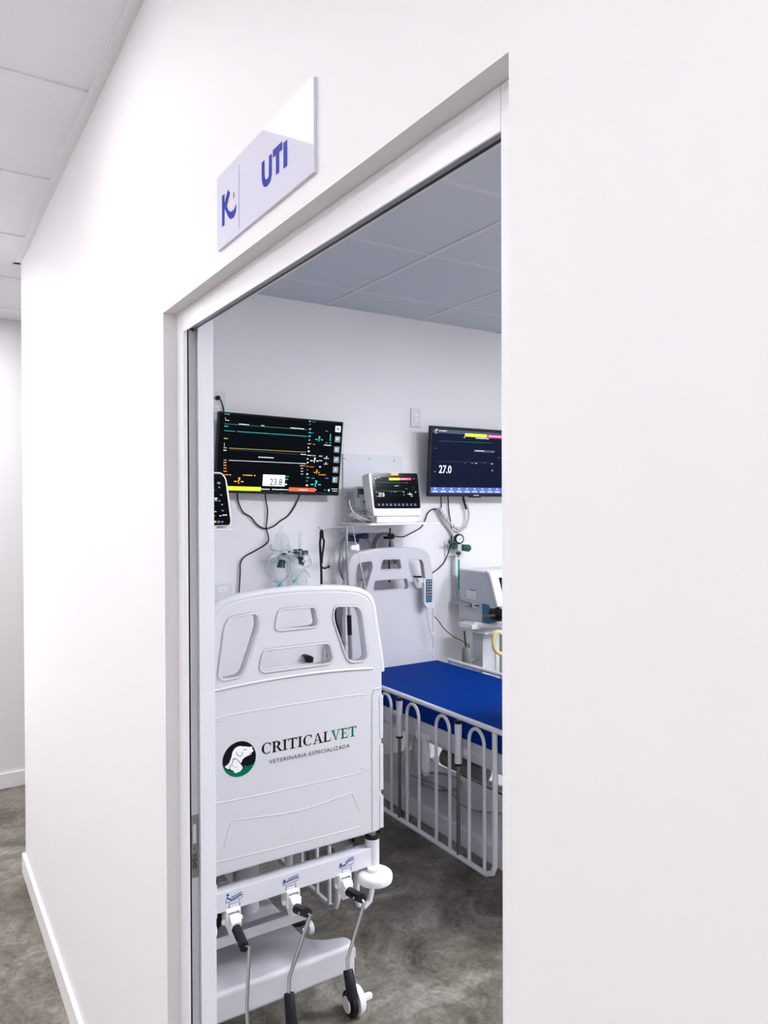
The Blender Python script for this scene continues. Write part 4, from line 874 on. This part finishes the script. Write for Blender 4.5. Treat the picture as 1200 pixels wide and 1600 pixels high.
cable('hose', zp(Q8, [(760,1120),(790,1220),(850,1262),(905,1258)], 3.70), .004, 'cable_grey', 'thin grey hose loop seen in the left cut-out of the headboard', 'hose')
cable('hose', zp(Q8, [(820,1000),(880,960),(950,960),(1000,1020),(960,1100)], 3.70), .0045, 'cable_grey', 'grey hose arch seen in the left cut-out of the headboard', 'hose')
k = mb(); p0 = at(*Q8(770,575), 3.69); k.lathe((p0.x, 3.69, p0.z), (1,-.4,0), [(.010,0),(.014,.01),(.014,.02),(.011,.022),(.018,.03),(.018,.055),(.012,.07)], 'navy_plastic', 18)
tag(k.build('hose_connector'), 'navy connector in the panel under the central shelf, right one', 'connector', 'hose connectors')
k = mb(); p0 = at(*Q8(620,600), 3.69); k.lathe((p0.x, 3.69, p0.z), (1,-.3,-.2), [(.012,0),(.018,.01),(.018,.03),(.014,.035),(.020,.045),(.018,.07)], 'navy_plastic', 18)
tag(k.build('hose_connector'), 'navy connector just right of the drip stand pole, left one', 'connector', 'hose connectors')
for i in range(4):
    o_ = i*8
    cable('hose', zp(Q4, [(180+o_*2.2,1180),(200+o_*2.2,1090),(250+o_*2,1010),(330,975+o_*.9),(400,985+o_*.9),(440-o_*.3,1060),(470-o_*.6,1170)], 3.69-.012*i), .0072, 'cable_grey', ('outermost', 'second from outside', 'second from inside', 'innermost')[i]+' strand of the grey hose bundle arching above the headboard', 'hose', 'coiled hose strands under the central shelf')
cable('power_cable', zp(Q3, [(838,100),(836,200),(832,300),(834,440)], 3.665), .005, 'black_rubber', 'black cord dropping straight behind the headboard cut-outs')
k = mb(); p0 = at(655, 840, 3.66); p0 = at(*Q4(430,1010), 3.66); k.box((p0.x-.026, 3.64, p0.z-.016), (p0.x+.016, 3.70, p0.z+.016), 'black_rubber'); tag(k.build('cable_plug', bevel=.004), 'black plug block under the central shelf bracket', 'plug')
for i in range(3):
    cable('hose', zp(Q3, [(800+i*18,330),(812+i*22,290),(850,270+i*8),(872-i*6,300),(876-i*8,325)], 3.675-.01*i), .0040, 'cable_grey', 'thin grey hose strand seen in the top cut-out of the headboard', 'hose', 'hose strands in the top headboard cut-out')
for i in range(11):
    r_ = random.uniform; a_ = i/10
    pts = zp(Q8, [(1030+r_(-15,15), 150+60*a_), (930+r_(-20,20), 150+70*a_+r_(-10,10)), (800+r_(-40,20), 190+60*a_), (730+r_(-60,25), 225+75*a_), (800+r_(-40,30), 285+45*a_+r_(-12,12)), (930+r_(-20,20), 315+40*a_), (1035+r_(-10,8), 335+25*a_)], 3.545)
    for j, q in enumerate(pts): q.y += r_(-.025, .02)
    cable('lead_wire', pts, .0036, 'cable_white' if i % 3 else 'cable_grey', 'thin sensor lead wire bunched at the left of the central monitor', 'wire', 'sensor lead wires at the central monitor')
for i in range(5):
    pts = zp(Q4, [(60+i*14, 660), (150+i*6, 690+i*10), (215+i*3, 740), (232-i*3, 800)], 3.50-.008*i)
    cable('lead_wire', pts, .0035, 'cable_grey', 'grey sensor lead beside the left edge of the central monitor', 'wire', 'grey leads beside the central monitor')
cable('lead_wire', zp(Q8, [(655,10),(670,100),(710,190),(770,250),(860,300),(1000,340)], 3.50), .0035, 'cable_white', 'single white lead hanging in a curve from the monitor module', 'wire')
# infusion line and white clamp
cable('infusion_line', zp(Q8, [(700,420),(735,560),(760,700),(780,800),(830,1000),(880,1240),(915,1380),(925,1480)], 3.54), .0028, 'cable_white', 'thin white infusion line running down in front of the headboard', 'tubing')
cable('infusion_line', zp(Q8, [(880,1240),(860,1320),(800,1420),(760,1500),(790,1560)], 3.55), .0022, 'cable_white', 'loose end of infusion line looping over the headboard', 'tubing')
k = mb(); p0 = at(*Q8(740,755), 3.53); k.box((p0.x-.028, 3.515, p0.z-.014), (p0.x+.012, 3.54, p0.z+.014), 'white_plastic'); k.box((p0.x+.004, 3.52, p0.z-.02), (p0.x+.026, 3.54, p0.z+.018), 'white_plastic'); tag(k.build('line_clamp', bevel=.004), 'small white clamp on the infusion line above the headboard', 'clamp')

# ------------------------------------------------------------------ bed remote on the headboard
rm = empty('bed_remote', at(667, 947, 3.55), 'grey bed remote with dark keypad hooked on the headboard', 'remote')
RP = Plane(at(659, 904, 3.555), (1,0,0), (0,0,1)); RQ = lambda x, y: RP.px(400+x/4, 800+y/4)
k = mb(); k.prism(rounded([RQ(1036,415), RQ(1090,412), RQ(1102,440), RQ(1100,560), RQ(1082,598), RQ(1058,600), RQ(1038,575)][::-1], .006), lambda u, v: RP.P(u, v, 0), lambda u, v: RP.P(u, v, .022), 'light_grey'); k.build('housing', rm, bevel=.003)
k = mb(); a, b = RQ(1048,420), RQ(1086,560); k.pbox(RP, a[0], b[0], b[1], a[1], .0215, .0235, 'navy_plastic'); k.build('keypad', rm, bevel=.001)
k = mb()
for i in range(6):
    for j in range(2): x = a[0]+(b[0]-a[0])*(.3+.4*j); z = a[1]+(b[1]-a[1])*(.08+.12*i); k.disc(RP, x, z, .0045, .0238, 'light_grey', 10)
k.build('buttons', rm)
k = mb(); k.pbox(RP, a[0]+.004, b[0]-.004, b[1]+.006, b[1]+.034, .0232, .0242, 'blue_plastic'); k.build('lower_key', rm)['label'] = 'blue key'
k = mb(); k.prism([RQ(1000,412), RQ(1040,412), RQ(1040,440), RQ(1010,438)][::-1], lambda u, v: RP.P(u, v, 0), lambda u, v: RP.P(u, v, .016), 'light_grey'); k.build('hook', rm)
k = mb(); k.tube(zp(Q3, [(1066,598),(1072,660),(1085,740),(1108,810),(1110,850),(1090,880),(1108,900),(1115,880)], 3.548), .0032, 'light_grey', 8, sm=5); k.build('cord', rm)

# ------------------------------------------------------------------ vacuum regulator
QR = lambda x, y: (680+x/6.667, 820+y/6.667)
YR = YW-.07
def qr(x, y, Y=YR): return at(*QR(x, y), Y)
k = mb(); a, b = at(*QR(95,175), YW), at(*QR(212,322), YW); k.box((a.x, YW-.012, b.z), (b.x, YW, a.z), 'white_plastic'); tag(k.build('gas_outlet', bevel=.003), 'pale gas outlet plate on the wall behind the green regulator', 'outlet')
rg = empty('vacuum_regulator', qr(240, 240, YW-.012), 'green gas regulator with a round black dial on the wall under the right screen', 'regulator')
k = mb(); k.cyl(qr(145,180), qr(220,182), .011, 'green_plastic', 14); k.cyl(qr(200,230, YW-.013), qr(200,215), .018, 'green_plastic', 16); k.build('body', rg)
k = mb(); a = qr(240,235); k.box((a.x-.016, YR-.016, a.z-.020), (a.x+.016, YR+.02, a.z+.020), 'steel'); k.cyl(qr(240,200), qr(245,340), .008, 'steel', 12); k.build('valve_block', rg, bevel=.003)
k = mb(); c = qr(250,147, YR-.01); k.lathe(c, (-.25,-1,0), [(.030,-.022),(.032,-.015),(.032,.004),(.028,.008)], 'black_plastic', 28); k.build('dial', rg)
dn = Vector((-.25,-1,0)).normalized(); DP = Plane(c+dn*.0082, (1,-.25,0), (0,0,1))
k = mb(); k.disc(DP, 0, 0, .0225, .0003, 'white_plastic', 28); k.ribbon(DP, [(-.006,-.006), (.014,.012)], .003, .0006, 'black_plastic')
for i in range(9): a_ = -.6+i*.54; k.ribbon(DP, [(.017*math.cos(a_), .017*math.sin(a_)), (.021*math.cos(a_), .021*math.sin(a_))], .0016, .0005, 'ink_grey')
k.build('dial_face', rg)
k = mb(); a, b = qr(270,235), qr(358,245); k.tube([a, a+(b-a)*.1, a+(b-a)*.85, b], [.013,.021,.024,.018], 'green_plastic', 10); k.build('knob', rg)
k = mb(); k.lathe(qr(244,280), (0,0,-1), [(.010,0),(.016,.004),(.016,.014),(.010,.02)], 'green_plastic', 12); k.build('lower_nut', rg)
k = mb(); k.tube([qr(245,360), qr(248,440), qr(246,520), qr(243,600), qr(244,668)], [.006]*17, 'green_light', 10, sm=4); k.build('hose', rg)['label'] = 'bright green hose'

# ------------------------------------------------------------------ ventilator cart at the right
XV = 2.44
vx = lambda x, y: atx(*QR(x, y), XV)
vt = empty('ventilator', (2.62, 3.45, 0), 'grey ventilator with white slanted front on a pedestal, cut off by the door frame', 'ventilator')
side = [vx(255,470), vx(520,490), vx(548,530), vx(632,862), vx(600,880), vx(490,850), vx(300,800), vx(250,770)]
sp_ = [(p.y, p.z) for p in side]
k = mb(); k.prism(sp_, lambda a, b: Vector((XV, a, b)), lambda a, b: Vector((XV+.34, a, b)), 'light_grey'); k.build('housing', vt, bevel=.004)
k = mb(); fr = [vx(520,488), vx(552,528), vx(636,862)]
q0, q1 = fr[1], fr[2]; fd = (q1-q0); nn = Vector((0, fd.z, -fd.y)).normalized()
if nn.y > 0: nn = -nn
ly = [(fr[0].y, fr[0].z+.004), (q0.y, q0.z+.002), (q1.y, q1.z), (q1.y+nn.y*.02, q1.z+nn.z*.02), (q0.y+nn.y*.02, q0.z+nn.z*.02+.006), (fr[0].y+nn.y*.01, fr[0].z+.010)]
k.prism(ly, lambda a, b: Vector((XV-.002, a, b)), lambda a, b: Vector((XV+.342, a, b)), 'white_plastic')
k.build('front_panel', vt, bevel=.003)
k = mb(); k.box((XV-.001, side[1].y-.005, side[0].z-.002), (XV+.341, side[0].y, side[0].z+.008), 'white_plastic'); k.build('lid', vt, bevel=.003)
FP = Plane(q0+nn*.021, (1,0,0), q0-q1); k = mb(); Lf = fd.length; k.pbox(FP, .055, .30, -Lf*.62, -Lf*.12, 0, .002, 'screen_navy'); k.build('screen', vt)
k = mb(); k.lathe(FP.P(.02, -.012, 0), FP.n, [(.003,0),(.002,.002)], 'grey_plastic', 8); k.build('front_screw', vt)
k = mb(); a, b = vx(325,680), vx(425,780); pts = [vx(330,675), vx(428,690), vx(420,780), vx(325,765)]; k.add([p+Vector((-.0008,0,0)) for p in pts], [(0,1,2,3)], 'white_plastic')
for i in range(3): k.add([v+Vector((-.0012,0,0)) for v in (vx(345,700+i*22), vx(405,708+i*22), vx(405,712+i*22), vx(345,704+i*22))], [(0,1,2,3)], 'light_grey')
k.add([v+Vector((-.0012,0,0)) for v in (vx(362,672), vx(425,682), vx(425,690), vx(362,680))], [(0,1,2,3)], 'black_plastic'); k.build('rating_plate', vt)
bot = [vx(240,800), vx(490,850), vx(492,1010), vx(240,970)]
k = mb(); k.prism([(p.y, p.z) for p in bot], lambda a, b: Vector((XV+.004, a, b)), lambda a, b: Vector((XV+.33, a, b)), 'grey_plastic' if False else 'light_grey'); k.build('lower_housing', vt, bevel=.003)
k = mb(); a, b = vx(180,785), vx(270,828); k.box((XV-.012, a.y, b.z), (XV+.004, b.y, a.z), 'grey_plastic'); k.cyl(vx(330,835)+Vector((-.012,0,0)), vx(395,838)+Vector((-.012,0,0)), .011, 'brushed_steel', 12); k.cyl(vx(385,836)+Vector((-.012,0,0)), vx(480,840)+Vector((-.02,0,0)), .004, 'black_plastic', 10); k.box(vx(412,818)+Vector((-.02,0,0)), vx(428,862)+Vector((-.005,0,0)), 'white_plastic'); k.build('side_connectors', vt)
k = mb(); pts = [vx(492,815), vx(560,835), vx(580,880), vx(585,1000), vx(560,1025), vx(494,1012)]; k.prism([(p.y, p.z) for p in pts], lambda a, b: Vector((XV-.004, a, b)), lambda a, b: Vector((XV+.16, a, b)), 'blue_plastic'); k.build('blue_module', vt, bevel=.004)['label'] = 'dark blue module'
k = mb(); a = vx(600,930); k.lathe(a+Vector((.03, .02, .0)), (0,-1,0), [(.045,0),(.045,.05),(.036,.06),(.03,.10)], 'black_plastic', 20); k.cyl(vx(525,950)+Vector((-.01,0,0)), vx(640,940)+Vector((-.01,0,0)), .008, 'dark_steel', 12)
k.cyl(vx(600,880)+Vector((.03,0,0)), vx(660,850)+Vector((.06,-.03,0)), .022, 'light_grey', 14); k.build('outlet_port', vt)['label'] = 'black outlet port'
k = mb(); a, b = vx(335,1000), vx(480,1085); k.box((XV-.07, b.y, a.z-.032), (XV+.02, a.y, a.z), 'white_plastic'); k.build('side_tray', vt, bevel=.006)
k = mb(); a = vx(450,1035); k.tube([a+Vector((-.03,0,0)), a+Vector((.05,-.10,.0)), a+Vector((.12,-.24,-.01))], .019, 'white_plastic', 14, sm=4); k.build('handle', vt)
k = mb(); a = vx(330,1075); b = vx(520,1150); k.box((XV+.0, b.y, b.z), (XV+.30, a.y, a.z-.006), 'white_plastic'); k.build('platform', vt, bevel=.01)
k = mb(); a, b = vx(345,1140), vx(455,1140); k.box((XV+.03, b.y+.0, .10), (XV+.14, a.y, b.z), 'light_grey'); k.build('column', vt, bevel=.006)
k = mb(); k.box((XV+.14, 3.40, .10), (XV+.36, 3.43, b.z-.01), 'beige_shade'); k.build('wall_shade_panel', vt, bevel=.003)  # beige sheet standing in for warm shading on the wall behind
k = mb(); k.box((XV-.02, 3.20, .05), (XV+.38, 3.62, .10), 'light_grey')
for sx, sy in ((0,3.24),(.36,3.24),(0,3.58),(.36,3.58)): k.lathe((XV+sx-.012, sy, .03), (1,0,0), [(.02,0),(.03,.004),(.03,.020),(.02,.024)], 'black_rubber', 18)
k.build('wheeled_base', vt, bevel=.003)
cable('ventilator_hose', [at(*QR(672,1110), 3.2), at(*QR(622,1130), 3.2), at(*QR(608,1210), 3.2), at(*QR(620,1290), 3.2), at(*QR(668,1340), 3.2), at(*QR(740,1330), 3.2)], .012, 'yellow_rubber', 'pale yellow breathing hose curling beside the ventilator', 'hose', n=12)
ca = empty('canister', at(*QR(330,1440), 3.50), 'small grey canister with a green stem under the ventilator tray', 'canister')
k = mb(); a, b = at(*QR(330,1470), 3.50), at(*QR(330,1268), 3.50); H_ = b.z-a.z; k.lathe(a, (0,0,1), [(.028,0),(.030,.01),(.030,H_*.85),(.022,H_*.96),(.01,H_)], 'canister_grey', 20); k.build('body', ca)
k = mb(); k.cyl(at(*QR(320,1272), 3.50), at(*QR(303,1108), 3.50), .006, 'green_plastic', 12); k.build('stem', ca)
k = mb(); k.cyl((a.x+.0, 3.50, a.z+.03), (XV+.029, 3.50, a.z+.03), .006, 'steel', 10); k.build('holder', ca)

# ------------------------------------------------------------------ cord lying on the base of the blue bed
k = mb(); c = Vector((1.83, 3.02, .296)); pts = []
for i in range(60):
    a_ = i/20*2*PI; R_ = .10+.012*math.sin(i*.31); pts.append(c+Vector((R_*math.cos(a_), 1.3*R_*math.sin(a_), .002*(i/20)+.004)))
k.tube(pts, .0045, 'cable_grey', 8); tag(k.build('coiled_cord'), 'coil of grey cord lying on the base of the blue mattress bed', 'cord')
cable('power_cable', [(1.76, 3.2, .298), (1.80, 2.95, .298), (1.74, 2.7, .298), (1.86, 2.55, .298), (1.95, 2.42, .298)], .004, 'cable_grey', 'grey cord trailing along the base of the blue mattress bed', 'cord')
